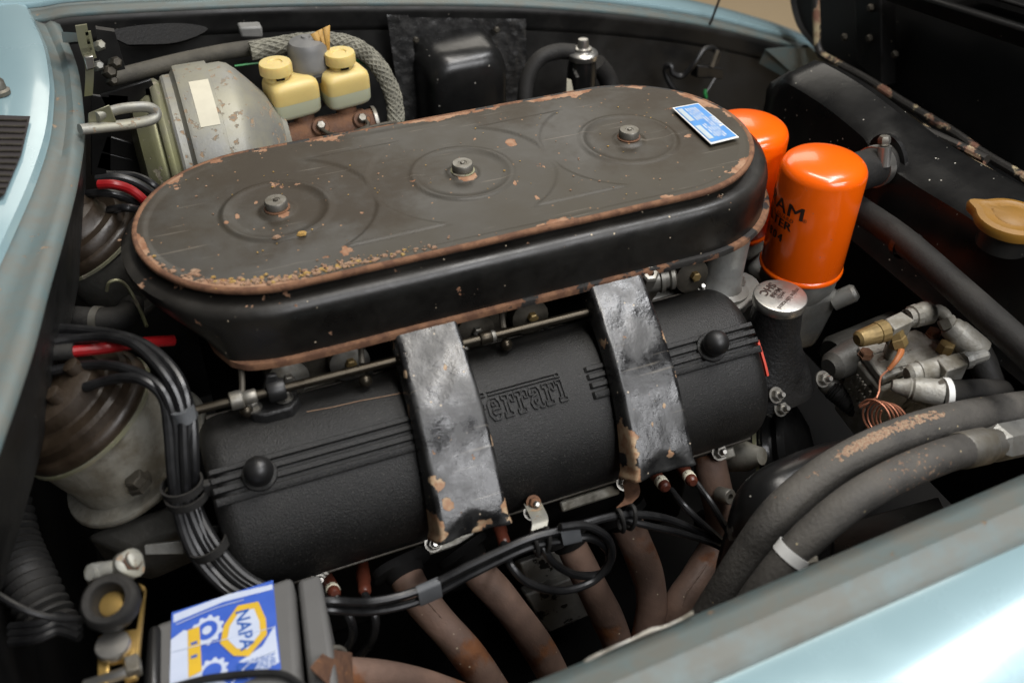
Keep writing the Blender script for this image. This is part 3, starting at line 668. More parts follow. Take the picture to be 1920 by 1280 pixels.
d2 = duct(.1105, .0925, .064, .069, 'black duct with flaking paint right of the lettering', [(-.95, .82, .18), (-.9, .95, .12), (.95, .55, .12), (-.2, .75, .05), (.3, .68, .04), (-.9, .05, .10), (.9, .1, .06), (.2, .9, .10), (-.1, .62, .04)])

# ================================================================== oil filters
def oil_filter(c, label, txt):
    t = thing('oil_filter', label, 'oil filter', c, 'orange oil filters')
    m = MB(); R_ = .0468
    m.lathe([(.040, 0), (R_+.0012, 0), (R_+.0016, .002), (R_+.0010, .0042), (R_-.0006, .0055), (R_, .008), (R_, .127), (R_-.0008, .1305), (R_-.0028, .1345), (R_-.0065, .1378), (R_-.012, .1400), (R_-.024, .1424), (.010, .1438), (.0008, .1440)], c, (0, 0, 1), 96, cap=(True, True))
    m.build('canister', 'orange_paint', t, angle=40)
    m = MB(); m.lathe([(.030, -.045), (.044, -.02), (.045, -.003), (.04, -.0005)], c, (0, 0, 1), 40); m.build('filter_head', 'aluminium', t)
    if txt:
        v = math.atan2(CAM.y-c.y, CAM.x-c.x); ctr = v-math.radians(54)
        mb = MB()
        for body, size, z, bold, sp, sx in (('FRAM', .0225, .0925, 0, 1.06, 1.25), ('EXTRA GUARD', .0062, .0812, 0, 1.15, 1.1), ('FILTER', .0145, .0725, 0, 1.05, 1.12), ('1804', .0145, .0545, 0, 1.3, .95)):
            vs, fs = text_geo(body, size, bold, sp, maxl=.003)
            for dx_, dh_ in (((-.0006, .0004), (0, .00047), (.0006, .00054)) if size > .01 else ((0, .0004),)): mb.add([V((c.x+(R_+dh_)*math.cos(ctr+(p.x*sx+dx_)/R_), c.y+(R_+dh_)*math.sin(ctr+(p.x*sx+dx_)/R_), c.z+z+p.y)) for p in vs], fs)
        vs, fs = text_geo('®', .006); mb.add([V((c.x+(R_+.0004)*math.cos(ctr+(p.x+.0375)/R_), c.y+(R_+.0004)*math.sin(ctr+(p.x+.0375)/R_), c.z+.0865+p.y)) for p in vs], fs)
        mb.build('lettering', 'print_black', t, fix=False)
    return t
f1 = at(1546, 312, x=.385); f1.z -= .131
oil_filter(f1, 'orange oil filter with black lettering, the nearer and taller in view', True)
f2 = at(1404, 238, z=f1.z+.135); f2.z = f1.z
oil_filter(f2, 'orange oil filter half hidden behind the air cleaner end', False)
# alloy stand under the filters
fs_ = thing('filter_stand', 'cast alloy filter stand beneath the nearer orange filter', 'filter stand', f1+V((0, 0, -.14)))
m = MB().hexa([f1+V((-.03, -.035, -.03)), f1+V((.045, -.035, -.03)), f1+V((.03, .16, -.03)), f1+V((-.03, .16, -.03))], (-.01, .01, -.09)); m.build('casting', 'aluminium', fs_, bevel=.008)
m = MB(); m.lathe([(.011, 0), (.011, .026), (.008, .030)], f1+V((.035, -.03, -.045)), (.6, -.3, .5), 20); m.build('plug', 'aluminium', fs_)
m = MB().hexa([at(1520, 560, z=-.2), at(1555, 545, z=-.2), at(1540, 570, z=-.21), at(1505, 588, z=-.21)], (0, .02, -.03)); m.build('rib', 'aluminium', fs_, bevel=.003)

# ------------------------------------------------------------------ oil filler
oc = at(1463, 557, x=.288)
of = thing('oil_filler', 'black cast oil filler neck with a printed silver cap', 'oil filler', oc+V((0, 0, -.13)))
def ring(c, rx, ry, rot=0, n=28, sq=1):
    L_ = []
    for k in range(n):
        t = 2*math.pi*k/n; cx = abs(math.cos(t))**sq*(1 if math.cos(t) > 0 else -1)*rx; cy = abs(math.sin(t))**sq*(1 if math.sin(t) > 0 else -1)*ry
        L_.append(V(c)+V((cx*math.cos(rot)-cy*math.sin(rot), cx*math.sin(rot)+cy*math.cos(rot), 0)))
    return L_
m = MB(); m.loft([ring(oc+V((0, 0, -.006)), .0245, .0245), ring(oc+V((0, 0, -.016)), .0262, .0262), ring(oc+V((.001, .001, -.045)), .0290, .0290), ring(oc+V((.002, -.002, -.066)), .032, .032, 0, 28, .9), ring(oc+V((.002, -.006, -.085)), .039, .034, .1, 28, .75), ring(oc+V((.003, -.012, -.105)), .043, .036, .1, 28, .65), ring(oc+V((.004, -.016, -.118)), .044, .036, .1, 28, .65)])
m.build('neck', 'cast_black', of, angle=40)
m = MB(); m.lathe([(.0255, -.009), (.0275, -.0085), (.0284, -.006), (.0284, .0005), (.0275, .0022), (.0262, .0027), (.001, .0031)], oc, (0, 0, 1), 90, lobes=lambda t, h: 1+(.008*math.cos(t*45) if h < .0015 else 0)); cp_ = m.build('filler_cap', 'bright_steel', of, angle=40)
m = MB(); th = math.radians(-152); ux, uy = V((math.cos(th), math.sin(th), 0)), V((-math.sin(th), math.cos(th), 0))
flat_text(m, 'SHC', .0125, oc+V((0, 0, .0034))-uy*.0155, ux, uy, .0003, 1.05)
flat_text(m, 'Mobil', .0085, oc+V((0, 0, .0034))-uy*.006, ux, uy, .0001)
flat_text(m, 'with', .0080, oc+V((0, 0, .0034))+uy*.001, ux, uy)
flat_text(m, 'engine lubricated', .0075, oc+V((0, 0, .0034))+uy*.0095, ux, uy, sx=.85)
m.build('cap_lettering', 'print_black', cp_, fix=False)
for q in ((1549, 712), (1461, 742), (1470, 767)):
    c = at(q[0], q[1], y=-.252 if q[0] > 1500 else -.235); stud(c+V((0, .006, -.004)), (.1, -.75, .65), of, .006)

# ------------------------------------------------------------------ carburettors and linkage
for k, (cx, lb) in enumerate(((-.19, 'left'), (0, 'middle'), (.19, 'right'))):
    cb = thing('carburettor', 'dark twin choke carburettor under the air cleaner, %s of three' % lb, 'carburettor', (cx, 0, -.2), 'carburettors under the air cleaner')
    m = MB().box((cx, -.02, -.115), (.10, .15, .06)); m.build('body', 'oily_metal', cb, bevel=.008)
    m = MB().box((cx, -.035, -.155), (.085, .13, .02)); m.build('mounting_flange', 'dirty_alloy' if k != 2 else 'aluminium', cb, bevel=.004)
    for dx in (-.03, .03):
        m = MB(); m.lathe([(.017, -.03), (.020, 0), (.020, .012), (.013, .016)], (cx+dx, -.100, -.118), (0, -1, .15), 20); m.build('jet_cover', 'oily_metal' if k else 'dull_steel', cb)
        m = MB(); m.lathe([(.0055, 0), (.0055, .006), (.004, .007)], (cx+dx, -.115, -.112), (0, -1, .15), 6); m.build('screw', 'dirty_brass' if dx > 0 else 'dull_steel', cb)
    for dx in (-.048, .048):
        stud(V((cx+dx, -.105, -.147)), (0, -.3, 1), cb, .005)
# carburettor end: float chamber barrel with banjo union
m = MB(); c = at(1232, 520, y=-.125); m.lathe([(.014, -.03), (.014, 0), (.0165, .001), (.0165, .005), (.013, .006), (.013, .010), (.0155, .012), (.0155, .016), (.006, .020)], c, (.95, -.2, .1), 28)
fu = thing('fuel_union', 'small round fuel union with hollow nut right of the right duct top', 'union', c+V((0, 0, -.02))); m.build('barrel', 'dull_steel', fu)
m = MB(); c2 = at(1216, 520, y=-.140); m.lathe([(.0095, -.012), (.0095, .008), (.0075, .010), (.004, .0102), (.004, .004)], c2, (-.1, -.45, .9), 6); m.build('union_nut', 'dull_steel', fu, angle=20)
# coolant outlet horn
hb = at(1345, 545, z=-.150)
hn = thing('coolant_outlet', 'silver alloy outlet pipe under the right end of the air cleaner', 'outlet pipe', hb+V((0, 0, -.01)))
m = MB(); m.lathe([(.034, 0), (.034, .006), (.026, .008), (.0245, .012), (.0225, .03), (.0215, .06), (.0215, .08)], hb, (.12, .06, 1), 36); m.build('pipe', 'aluminium', hn)
m = MB(); n_ = 24
m.prism([(.042*math.cos(t)*(1+.22*abs(math.cos(1.5*t))), .036*math.sin(t)*(1+.2*abs(math.cos(1.5*t)))) for t in [2*math.pi*k/36 for k in range(36)]], hb+V((0, 0, -.009)), (1, 0, 0), (0, 1, 0), .012); m.build('foot', 'aluminium', hn, bevel=.002)
for q in ((1325, 538), (1384, 530)): stud(at(q[0], q[1], z=-.145), (0, 0, 1), hn, .0055)
stud(at(1382, 562, z=-.16), (0, -.3, 1), hn, .0065)
# yellow washer tab
tag(MB().tube(ats([(1306, 480), (1304, 495), (1310, 508), (1305, 520)], y=-.08), .0022, n=6).build('lock_wire', 'zinc_yellow'), 'yellowish lock wire beside the silver outlet pipe', 'wire')
# throttle shaft
ts = thing('throttle_shaft', 'thin metal throttle shaft along the near side below the air cleaner', 'throttle shaft', at(730, 690, y=-.155))
A_, B_ = at(355, 772, y=-.150), at(1110, 583, y=-.150); B_.z = lerp(A_.z, B_.z, 1)
m = MB().tube([A_, B_], .0042, n=14, sub=0); m.build('rod', 'shaft_bronze', ts)
for f_, r_, mt in ((.105, .0085, 'dull_steel'), (.135, .0065, 'dull_steel'), (.19, .010, 'smooth_black'), (.71, .0065, 'shaft_bronze'), (.72, .0055, 'dull_steel')):
    c = lerp(A_, B_, f_); m = MB(); m.lathe([(r_*.9, -.006), (r_, -.005), (r_, .005), (r_*.9, .006)], c, B_-A_, 18); m.build('collar', mt, ts)
for f_ in (.12, .40, .76):
    c = lerp(A_, B_, f_); m = MB().tube([c+V((0, .002, .004)), c+V((.004, .02, .012)), c+V((.006, .05, .02))], .0028, n=8); m.build('link', 'oily_metal', ts)
    m = MB(); m.lathe([(.0065*math.sin(t), .0065*math.cos(t)) for t in [math.radians(170-k*16) for k in range(11)]], c+V((0, -.004, -.012)), (0, -.5, 1), 14); m.build('ball_joint', 'shaft_bronze', ts)
bk = thing('shaft_bracket', 'black shaft bracket bolted with two nuts on the left of the cam cover', 'bracket', at(515, 800, y=-.165))
pts_ = [(470, 790), (488, 745), (505, 708), (520, 706), (532, 745), (562, 762), (560, 785), (498, 806)]
bo_ = [(-.268, 24), (-.262, 42), (-.250, 47), (-.226, 47), (-.216, 38), (-.216, 20), (-.228, 12), (-.258, 12)]
m = MB(); m.loft([[cov(a, math.radians(b), -.004) for a, b in bo_], [cov(a*.97-.0075, math.radians(b*.94+1.5), .010) for a, b in bo_]]); m.build('plate', 'cast_black', bk, bevel=.002)
pl_ = [at(a, b, y=-.150) for a, b in ((490, 748), (500, 705), (520, 702), (532, 745))]
m = MB(); m.loft([pl_, [p+V((0, .014, -.008)) for p in pl_]]); m.build('upright', 'cast_black', bk, bevel=.002)
m = MB(); m.lathe([(.0095, -.008), (.0105, -.006), (.0105, .006), (.0095, .008)], lerp(A_, B_, .195), B_-A_, 20); m.build('bush', 'smooth_black', bk)
for xx, ph in ((-.2590, 36), (-.2300, 34)): stud(cov(xx, math.radians(ph), .0095), cov(xx, math.radians(ph), 1)-cov(xx, math.radians(ph), 0), bk, .0056)

# ================================================================== ignition leads
G_ = 'ignition leads'
def lead(pts, label, r=.0040, mat='wire_black', name='ignition_lead', group=G_, cat='lead'):
    return wire(pts, r, name, mat, label, cat, group)
yb = -.315
lead(aty([(560, 1125, -.30), (620, 1126, yb), (700, 1127, yb), (790, 1104, yb), (890, 1055, yb), (990, 1010, yb), (1060, 992, yb), (1160, 966, -.31), (1250, 972, -.31), (1350, 1018, -.32), (1380, 1050, -.32)]), 'black lead on top of the pair crossing the exhaust pipes')
lead(aty([(560, 1136, -.30), (620, 1142, yb), (700, 1145, yb), (790, 1124, yb), (890, 1073, yb), (990, 1026, yb), (1050, 1014, yb), (1105, 1008, -.318), (1142, 1035, -.32), (1132, 1072, -.324), (1085, 1078, -.326), (1040, 1056, -.324), (1015, 1020, -.312), (1000, 990, -.29)]), 'black lead below its pair, curling into the tight inner loop')
lead(aty([(945, 1020, -.28), (955, 1055, -.315), (990, 1092, -.33), (1050, 1107, -.333), (1110, 1090, -.33), (1145, 1050, -.327), (1140, 1010, -.322), (1100, 985, -.318), (1050, 988, -.318)]), 'black lead hanging in the wide outer loop from a brown boot')
lead(aty([(1258, 918, -.272), (1280, 945, -.30), (1310, 975, -.315), (1350, 1010, -.32), (1390, 1045, -.32)]), 'thin black lead from the left banded boot under the right duct', .0034)
lead(aty([(1306, 905, -.272), (1335, 945, -.30), (1362, 990, -.315), (1395, 1035, -.32)]), 'thin black lead from the right banded boot under the right duct', .0034)
lead(aty([(1165, 972, -.308), (1215, 985, -.315), (1280, 1000, -.318), (1345, 1022, -.322), (1385, 1052, -.32)]), 'black lead drooping below the others right of the hanger loop', .0036)
lead(aty([(684, 1115, -.285), (702, 1150, -.31), (702, 1185, -.315), (685, 1218, -.31), (655, 1245, -.30)]), 'black lead dropping from the brown boot right of the battery')
lead(aty([(630, 1120, -.285), (655, 1155, -.305), (662, 1190, -.31), (645, 1225, -.305)]), 'black lead dropping from the numbered boot beside the battery corner')
def band(c, ax, rx, ry, ln, mat, name, label, cat):
    u_, v_, a_ = frame(ax); m_ = MB()
    m_.loft([[c+a_*h+u_*rx*math.cos(t)+v_*ry*math.sin(t) for t in [2*math.pi*k/20 for k in range(20)]] for h in (-ln/2, ln/2)]); return tag(m_.build(name, mat), label, cat)
def pairband(p, q, h, r, mat, name, label, cat):
    """flat wrap round a pair of leads: p, q the two lead centres"""
    d = (q-p); L_ = []; side = d.normalized(); ax = h.normalized(); nrm = side.cross(ax).normalized(); m_ = MB()
    for k in (-.5, .5):
        o = []
        for t in [2*math.pi*j/24 for j in range(24)]:
            c_ = q if math.cos(t) > 0 else p
            o.append(c_+side*r*math.cos(t)+nrm*r*math.sin(t)+h*k)
        L_.append(o)
    return tag(m_.loft(L_).build(name, mat), label, cat)
pairband(at(803, 1099, y=yb), at(806, 1118, y=yb), at(826, 1090, y=yb)-at(784, 1108, y=yb), .0048, 'tape_grey', 'tape_wrap', 'grey tape wrapped round the pair of leads above the left exhaust pipes', 'tape')
pairband(at(1066, 991, y=yb), at(1070, 1010, y=yb-.002), at(1085, 996, y=yb)-at(1050, 1004, y=yb), .0048, 'tape_grey', 'tape_wrap', 'grey tape wrapped round the leads above the loop', 'tape')
# boots
for (a, b, c, d, bandt, lb) in ((1215, 872, 1250, 916, 'N', 'brown boot with pale band, left of two under the right duct'), (1272, 866, 1300, 905, '7', 'brown boot with pale band, right of two under the right duct'), (932, 975, 947, 1022, None, 'brown boot beside the bottom of the left duct'), (612, 1085, 628, 1114, '6', 'brown boot close to the battery corner'), (680, 1070, 684, 1112, None, 'brown boot between battery and left exhaust pipe')):
    p0, p1 = at(a, b, y=-.235), at(c, d, y=-.278); ax = (p1-p0).normalized(); L_ = (p1-p0).length
    bt = thing('plug_boot', lb, 'plug boot', p1, 'spark plug boots')
    m = MB(); m.lathe([(.0062, -.02), (.0070, 0), (.0070, L_*.45), (.0061, L_*.5), (.0063, L_*.88), (.0058, L_*.95), (.0036, L_)], p0, ax, 20); m.build('boot', 'boot_brown', bt)
    if bandt:
        m = MB(); m.lathe([(.0064, L_*.64), (.0067, L_*.65), (.0067, L_*.82), (.0064, L_*.83)], p0, ax, 24); bb = m.build('number_band', 'band_white', bt)
        v_ = (CAM-p1); v_ = (v_-ax*v_.dot(ax)).normalized(); sx_ = v_.cross(ax).normalized(); m = MB()
        flat_text(m, bandt, .0055, p0+ax*(L_*.745)+v_*.0070, -sx_, -ax); m.build('numeral', 'print_black', bb, fix=False)
# hangers
for (x0, y0, x1, y1, lb) in ((998, 940, 1012, 1008, 'left'), (1182, 898, 1172, 965, 'right')):
    hg = thing('lead_hanger', 'rusty tab with black loop holding the leads, %s of two' % lb, 'hanger', at(x1, y1, y=-.30), 'lead hangers')
    a, b = at(x0, y0, y=-.262), at(x1, y1-18, y=-.302); m = MB(); w_ = V((.0085, 0, 0)); md = lerp(a, b, .5)+V((0, -.01, .006))
    P = smooth([a, md, b], 6); m.loft([[p-w_, p+w_*.9, p+w_*.9+V((0, .0015, -.001)), p-w_+V((0, .0015, -.001))] for p in P]); m.build('tab', 'zinc_grey' if lb == 'left' else 'rusty_iron', hg)
    for dx in (-.005, .006):
        c = at(x1, y1+8, y=-.313)+V((dx, 0, 0)); R1 = .014
        m = MB(); m.tube([c+V((dx*.3*math.sin(t), R1*.55*math.cos(t), R1*math.sin(t))) for t in [2*math.pi*k/16 for k in range(17)]], .0022, n=8, sub=2); m.build('loop', 'rubber', hg)
    if lb == 'left': stud(a+V((0, -.002, .001)), (0, -.7, .6), hg, .005, 'rusty_iron')

# bundle on the left from the distributor
L5 = [
 ([(30, 655, -.06), (160, 634, -.07), (240, 640, -.10), (300, 690, -.14), (338, 760, -.165), (346, 860, -.19), (352, 940, -.205), (385, 1020, -.23), (440, 1085, -.26), (500, 1120, -.28)], 'topmost lead arching from the distributor into the left bundle'),
 ([(60, 640, -.04), (190, 628, -.06), (270, 650, -.10), (325, 700, -.14), (358, 770, -.165), (364, 860, -.19), (368, 940, -.20), (400, 1010, -.23), (455, 1075, -.26), (520, 1112, -.28)], 'lead on the outer right edge of the left bundle'),
 ([(70, 700, -.08), (170, 684, -.09), (240, 692, -.12), (300, 725, -.15), (326, 790, -.17), (332, 880, -.19), (340, 950, -.205), (372, 1030, -.23), (425, 1095, -.26), (480, 1125, -.28)], 'lead arching below the red lead into the left bundle'),
 ([(160, 726, -.11), (215, 710, -.12), (265, 712, -.14), (305, 745, -.155), (316, 810, -.175), (322, 890, -.195), (332, 955, -.21), (360, 1035, -.235), (415, 1100, -.26), (470, 1130, -.28)], 'short lead plugged into the brown cap, lowest in the left bundle'),
 ([(20, 615, -.02), (150, 618, -.05), (250, 636, -.09), (315, 680, -.13), (350, 745, -.16), (355, 850, -.185), (360, 935, -.20), (392, 1015, -.23), (447, 1080, -.26), (510, 1116, -.28)], 'lead hidden in the middle of the left bundle')]
for P, lb in L5: lead(aty(P), 'black '+lb, .0046)
c = at(346, 920, y=-.20); ax = V((.05, -.15, -.9))
t = thing('bundle_clip', 'black plastic clip round the left lead bundle', 'clip', c)
for dz in (-.006, .006):
    m = MB(); m.lathe([(.0165, -.0035), (.0185, -.0035), (.0185, .0035), (.0165, .0035)], c+ax.normalized()*dz, ax, 24, cap=(False, False)); m.build('ring', 'rubber', t)
m = MB().box(c+V((.021, -.004, 0)), (.012, .008, .016)); m.build('lug', 'rubber', t, bevel=.002)
c = at(392, 1020, y=-.232); t = thing('bundle_clip', 'black rubber clip low on the left lead bundle, by the cam cover corner', 'clip', c)
m = MB(); m.lathe([(.0165, -.004), (.0185, -.004), (.0185, .004), (.0165, .004)], c, V((.25, -.2, -.9)), 24, cap=(False, False)); m.build('ring', 'rubber', t)
band(at(343, 772, y=-.163), V((.1, -.25, -1)), .0145, .011, .012, 'tape_grey', 'tape_wrap', 'grey tape round the left lead bundle by the distributor', 'tape')
wire(atz([(135, 659, -.055), (200, 652, -.06), (260, 643, -.07), (325, 638, -.085)]), .0052, 'red_lead', 'red_wire', 'bright red lead above the near distributor cap', 'lead')
tag(MB().tube(atz([(90, 662, -.055), (140, 658, -.055)]), .0075, n=14, sub=0).build('lead_boot', 'rubber'), 'dark rubber boot on the end of the bright red lead', 'boot')
wire(atz([(185, 346, -.02), (215, 346, -.02), (245, 356, -.03), (272, 378, -.045), (290, 405, -.07)]), .0050, 'red_lead', 'red_wire', 'red lead behind the left end of the air cleaner', 'lead')
wire(atz([(100, 520, -.10), (150, 505, -.09), (190, 490, -.085), (235, 468, -.09)]), .0045, 'red_lead', 'red_wire', 'dark red lead below the cowl lip, left of the air cleaner', 'lead')
for k, P in enumerate(([(180, 336, -.03), (220, 333, -.03), (260, 345, -.04), (300, 372, -.06)], [(200, 328, -.04), (250, 330, -.045), (285, 345, -.05), (310, 372, -.07)], [(150, 365, -.04), (200, 362, -.03), (240, 372, -.04), (270, 392, -.06)], [(205, 394, -.05), (240, 390, -.04), (275, 398, -.06)])):
    lead(atz(P), 'black lead of the far distributor, %s beside the lid end' % ('topmost', 'second from the top', 'under the red lead', 'lowest')[k], .0046)

# ================================================================== distributors
def distributor(c, ax, label, s=1, al='dirty_alloy'):
    t = thing('distributor', label, 'distributor', V(c)-V(ax).normalized()*.08, 'distributors')
    m = MB(); m.lathe([(.0665*s, -.002), (.0680*s, .002), (.0675*s, .008), (.0655*s, .0105), (.0625*s, .012), (.0615*s, .020), (.058*s, .0235), (.046*s, .025), (.044*s, .027), (.042*s, .040), (.036*s, .045), (.014*s, .047)], c, ax, 48); m.build('cap', 'bakelite', t)
    u_, v_, a_ = frame(ax)
    for k in range(6):
        an = k*math.pi/3+.3; o = V(c)+a_*.036+(u_*math.cos(an)+v_*math.sin(an))*.030*s
        m = MB(); m.lathe([(.0085, 0), (.0075, .018), (.006, .019)], o, a_, 14); m.build('tower', 'bakelite', t)
    m = MB(); m.lathe([(.050*s, -.075), (.064*s, -.066), (.0635*s, -.05), (.0645*s, -.03), (.0655*s, -.004), (.0675*s, -.003)], c, ax, 48); bd = m.build('body', al, t)
    m = MB(); m.lathe([(.0672*s, -.0045), (.0692*s, -.004), (.0692*s, -.001), (.0672*s, -.0005)], c, ax, 48, cap=(False, False)); m.build('clamp_ring', 'zinc_yellow', t)
    m = MB(); m.lathe([(.060*s, -.076), (.078*s, -.074), (.0795*s, -.070), (.078*s, -.066), (.060*s, -.064)], c, ax, 40); m.build('foot', al, t, bevel=.001)
    return t
da = V((-.42, .06, .9))
d_ = distributor(at(160, 775, y=-.085), da, 'near distributor with brown cap on a grubby alloy body')
c = at(262, 905, y=-.155); m = MB(); m.lathe([(.0125, -.003), (.0125, .002), (.0095, .002), (.0095, .009), (.008, .010)], c, da, 6); m.build('bolt', 'oily_metal', d_, angle=20)
distributor(at(175, 455, z=-.09), da, 'far distributor with dark cap beside the left end of the air cleaner', .82, 'case_oily_or_shaded')  # body darker than the near one: shade put into its colour
# alloy ledge below distributor, running into the cover
ld = MB().hexa([at(150, 1000, y=-.14), at(330, 935, y=-.16), at(385, 985, y=-.19), at(250, 1045, y=-.18)], (0, .03, -.08))
tag(ld.build('drive_housing', 'case_oily_or_shaded', bevel=.01), 'grimy alloy drive housing under the near distributor', 'housing')
ld = MB().hexa([at(270, 1022, y=-.2), at(345, 1012, y=-.21), at(345, 1038, y=-.215), at(272, 1040, y=-.205)], (0, .01, -.01))
tag(ld.build('earth_tab', 'aluminium', bevel=.001), 'bare metal tab below the drive housing', 'tab')
# heater hose with strap
hh = thing('heater_hose', 'thick black hose with a metal strap left of the air cleaner', 'hose', at(180, 600, z=-.13))
m = MB().tube(atz([(60, 600, -.14), (130, 597, -.13), (190, 600, -.13), (235, 592, -.135), (250, 555, -.15), (225, 530, -.16), (205, 545, -.165)]), .0135, n=18); m.build('hose_body', 'rubber', hh)
c = at(184, 600, z=-.13); m = MB(); m.lathe([(.0138, -.004), (.0148, -.004), (.0148, .004), (.0138, .004)], c, at(190, 600, z=-.13)-at(160, 598, z=-.13), 24, cap=(False, False)); m.box(c+V((0, -.013, -.006)), (.011, .006, .006)); m.build('strap', 'dull_steel', hh)
wire(atz([(200, 545, -.11), (205, 530, -.10), (222, 526, -.10), (240, 540, -.11), (262, 580, -.13), (275, 612, -.14)]), .002, 'thin_cable', 'zinc_yellow', 'thin yellowish cable curling above the strapped hose', 'cable')

# ================================================================== brake booster and friends
bc = V((-.29, .30, -.088))
bs_ = thing('brake_booster', 'zinc plated brake booster drum at upper left', 'brake booster', bc+V((.06, 0, -.11)))
m = MB(); m.lathe([(.05, -.02), (.075, -.012), (.084, 0), (.088, .006), (.088, .010), (.086, .013)], bc, (1, 0, 0), 64); m.build('rear_shell', 'zinc_yellow', bs_)
m = MB(); m.lathe([(.090, .012), (.0965, .013), (.0985, .016), (.0985, .020), (.096, .023), (.093, .026), (.093, .034)], bc, (1, 0, 0), 64); m.build('crimp_ring', 'zinc_yellow', bs_)
m = MB(); m.lathe([(.092, .024), (.099, .027), (.1005, .030), (.1005, .038), (.104, .041), (.1085, .043), (.1095, .047), (.1095, .080), (.1095, .0815), (.1060, .082), (.1060, .098), (.103, .106), (.096, .114), (.082, .126), (.062, .142), (.047, .150), (.040, .154), (.036, .160)], bc, (1, 0, 0), 64); m.build('front_shell', 'zinc_grey', bs_, angle=25, wear=lambda p: .16*sstep(-.165, -.14, p.x)+.05*sstep(.0, -.1, p.z))
lab = MB(); rr = .1100; a0, a1 = math.radians(64), math.radians(97)
lab.loft([[bc+V((x, -rr*math.cos(a), rr*math.sin(a))) for a in [lerp(a0, a1, k/6)-.35 for k in range(7)]] for x in (.056, .078)], closed=False); lab.build('paper_label', 'band_white', bs_)
# steel frame and loop behind
br = thing('booster_bracket', 'black steel bracket frame between cowl and booster', 'bracket', at(230, 260, y=.28))
for P in ([(195, 195), (290, 165)], [(290, 165), (300, 300)], [(195, 270), (300, 300)], [(185, 300), (310, 330)], [(190, 180), (190, 330)], [(222, 200), (222, 178)]):
    a, b = at(*P[0], y=.30), at(*P[1], y=.30); d = (b-a).normalized(); n_ = d.cross(V((0, 1, 0))).normalized()
    MB().hexa([a+n_*.011, b+n_*.011, b-n_*.011, a-n_*.011], (0, .004, 0)).build('bar', 'bay_gloss', br, bevel=.001)
lp = thing('grey_loop', 'dull grey looped metal lug pointing right from the cowl', 'lug', at(230, 220, y=.20))
ring_ = aty([(150, 243, .17), (200, 238, .18), (250, 232, .19), (284, 224, .20), (292, 211, .205), (275, 201, .205), (235, 203, .20), (205, 210, .19), (180, 220, .18)])
m = MB().tube(ring_, .0072, n=14, flat=.75); m.build('eye', 'zinc_grey', lp)
m = MB().hexa(aty([(165, 212, .18), (205, 196, .18), (218, 228, .18), (165, 240, .18)]), (0, .006, -.004)); m.build('lug_plate', 'zinc_yellow', lp, bevel=.001)
lt = thing('bonnet_latch', 'yellow zinc bonnet catch with spring at the cowl corner', 'latch', at(165, 150, y=.30))
for P, w_ in (([(152, 48), (158, 80), (166, 105)], .006), ([(160, 90), (168, 130), (166, 180)], .0045), ([(165, 60), (172, 95), (176, 110)], .003)):
    pts_ = smooth(ats(P, y=.30), 5); MB().loft([[p+V((-w_, 0, 0)), p+V((w_, 0, 0)), p+V((w_, .003, 0)), p+V((-w_, .003, 0))] for p in pts_]).build('blade', 'zinc_yellow', lt)
m = MB().hexa(ats([(157, 108), (175, 105), (178, 128), (163, 132)], y=.295), (0, .008, 0)); m.build('plate', 'bright_steel', lt, bevel=.001)
for q, r_ in (((186, 86), .006), ((215, 118), .007), ((205, 135), .008), ((210, 152), .006), ((183, 124), .006)):
    MB().lathe([(r_, -.006), (r_, .006), (r_*.6, .010)], at(q[0], q[1], y=.31), (.3, -.8, .4), 6).build('bolt', 'oily_metal' if q[0] > 190 else 'zinc_grey', lt)
MB().hexa(ats([(180, 55), (215, 60), (235, 130), (190, 140)], y=.33), (0, .01, 0)).build('back_plate', 'bay_black', lt)
MB().hexa(ats([(115, 60), (150, 62), (150, 78), (118, 80)], y=.34), (0, .05, -.02)).build('arm', 'gutter_paint', lt)
# pipes on the far wall
wire(aty([(205, 148, .40), (260, 134, .41), (340, 114, .42), (430, 96, .42), (520, 84, .43)]), .0100, 'wall_pipe', 'dusty_pipe', 'dusty brown pipe running behind the booster', 'pipe', n=16)
m = MB().hexa(ats([(448, 52), (492, 50), (494, 72), (452, 72)], y=.44), (0, .02, 0)); tag(m.build('relay_block', 'grey_cap', bevel=.003), 'small grey relay block under the far fender lip', 'relay')
m = MB(); P = smooth(aty([(190, 60, .44), (260, 48, .46), (340, 44, .47), (390, 55, .47), (330, 80, .46), (240, 84, .45)]), 4)
m.loft([P, [p+V((0, .02, -.01)) for p in P]]); tag(m.build('wire_mesh_pad', 'rubber'), 'dark ribbed pad under the far corner of the opening', 'pad')
# braided hose with woven strands
bhp = smooth(aty([(470, 96, .40), (560, 80, .40), (628, 78, .39), (680, 96, .38), (716, 134, .365), (738, 185, .35), (742, 232, .335), (735, 262, .33)]), 10)
bh = thing('braided_hose', 'grey braided hose arching down right of the brake reservoirs', 'hose', bhp[-1])
MB().tube(bhp, .0098, n=16, sub=0).build('core', 'braid', bh)
sb = MB(); n_ = len(bhp)
for sgn in (1, -1):
    for k in range(9):
        pts_ = []; u_ = None
        for i in range(n_):
            t_ = (bhp[min(i+1, n_-1)]-bhp[max(0, i-1)]).normalized()
            if u_ is None: u_ = frame(t_)[0]
            u_ = (u_-t_*u_.dot(t_)).normalized(); v_ = t_.cross(u_); an = sgn*i*.30+k*2*math.pi/9
            pts_.append(bhp[i]+(u_*math.cos(an)+v_*math.sin(an))*(.0103+.0006*math.sin(i*1.4+k)))
        sb.tube(pts_, .00145, n=5, sub=0, cap=False)
o = sb.build('braid_strands', 'braid', bh); o['kind'] = 'stuff'
wire(aty([(440, 124, .40), (480, 119, .40), (500, 119, .40)]), .0013, 'green_wire', 'green_wire', 'thin green wire left of the brake reservoirs', 'wire', n=6)
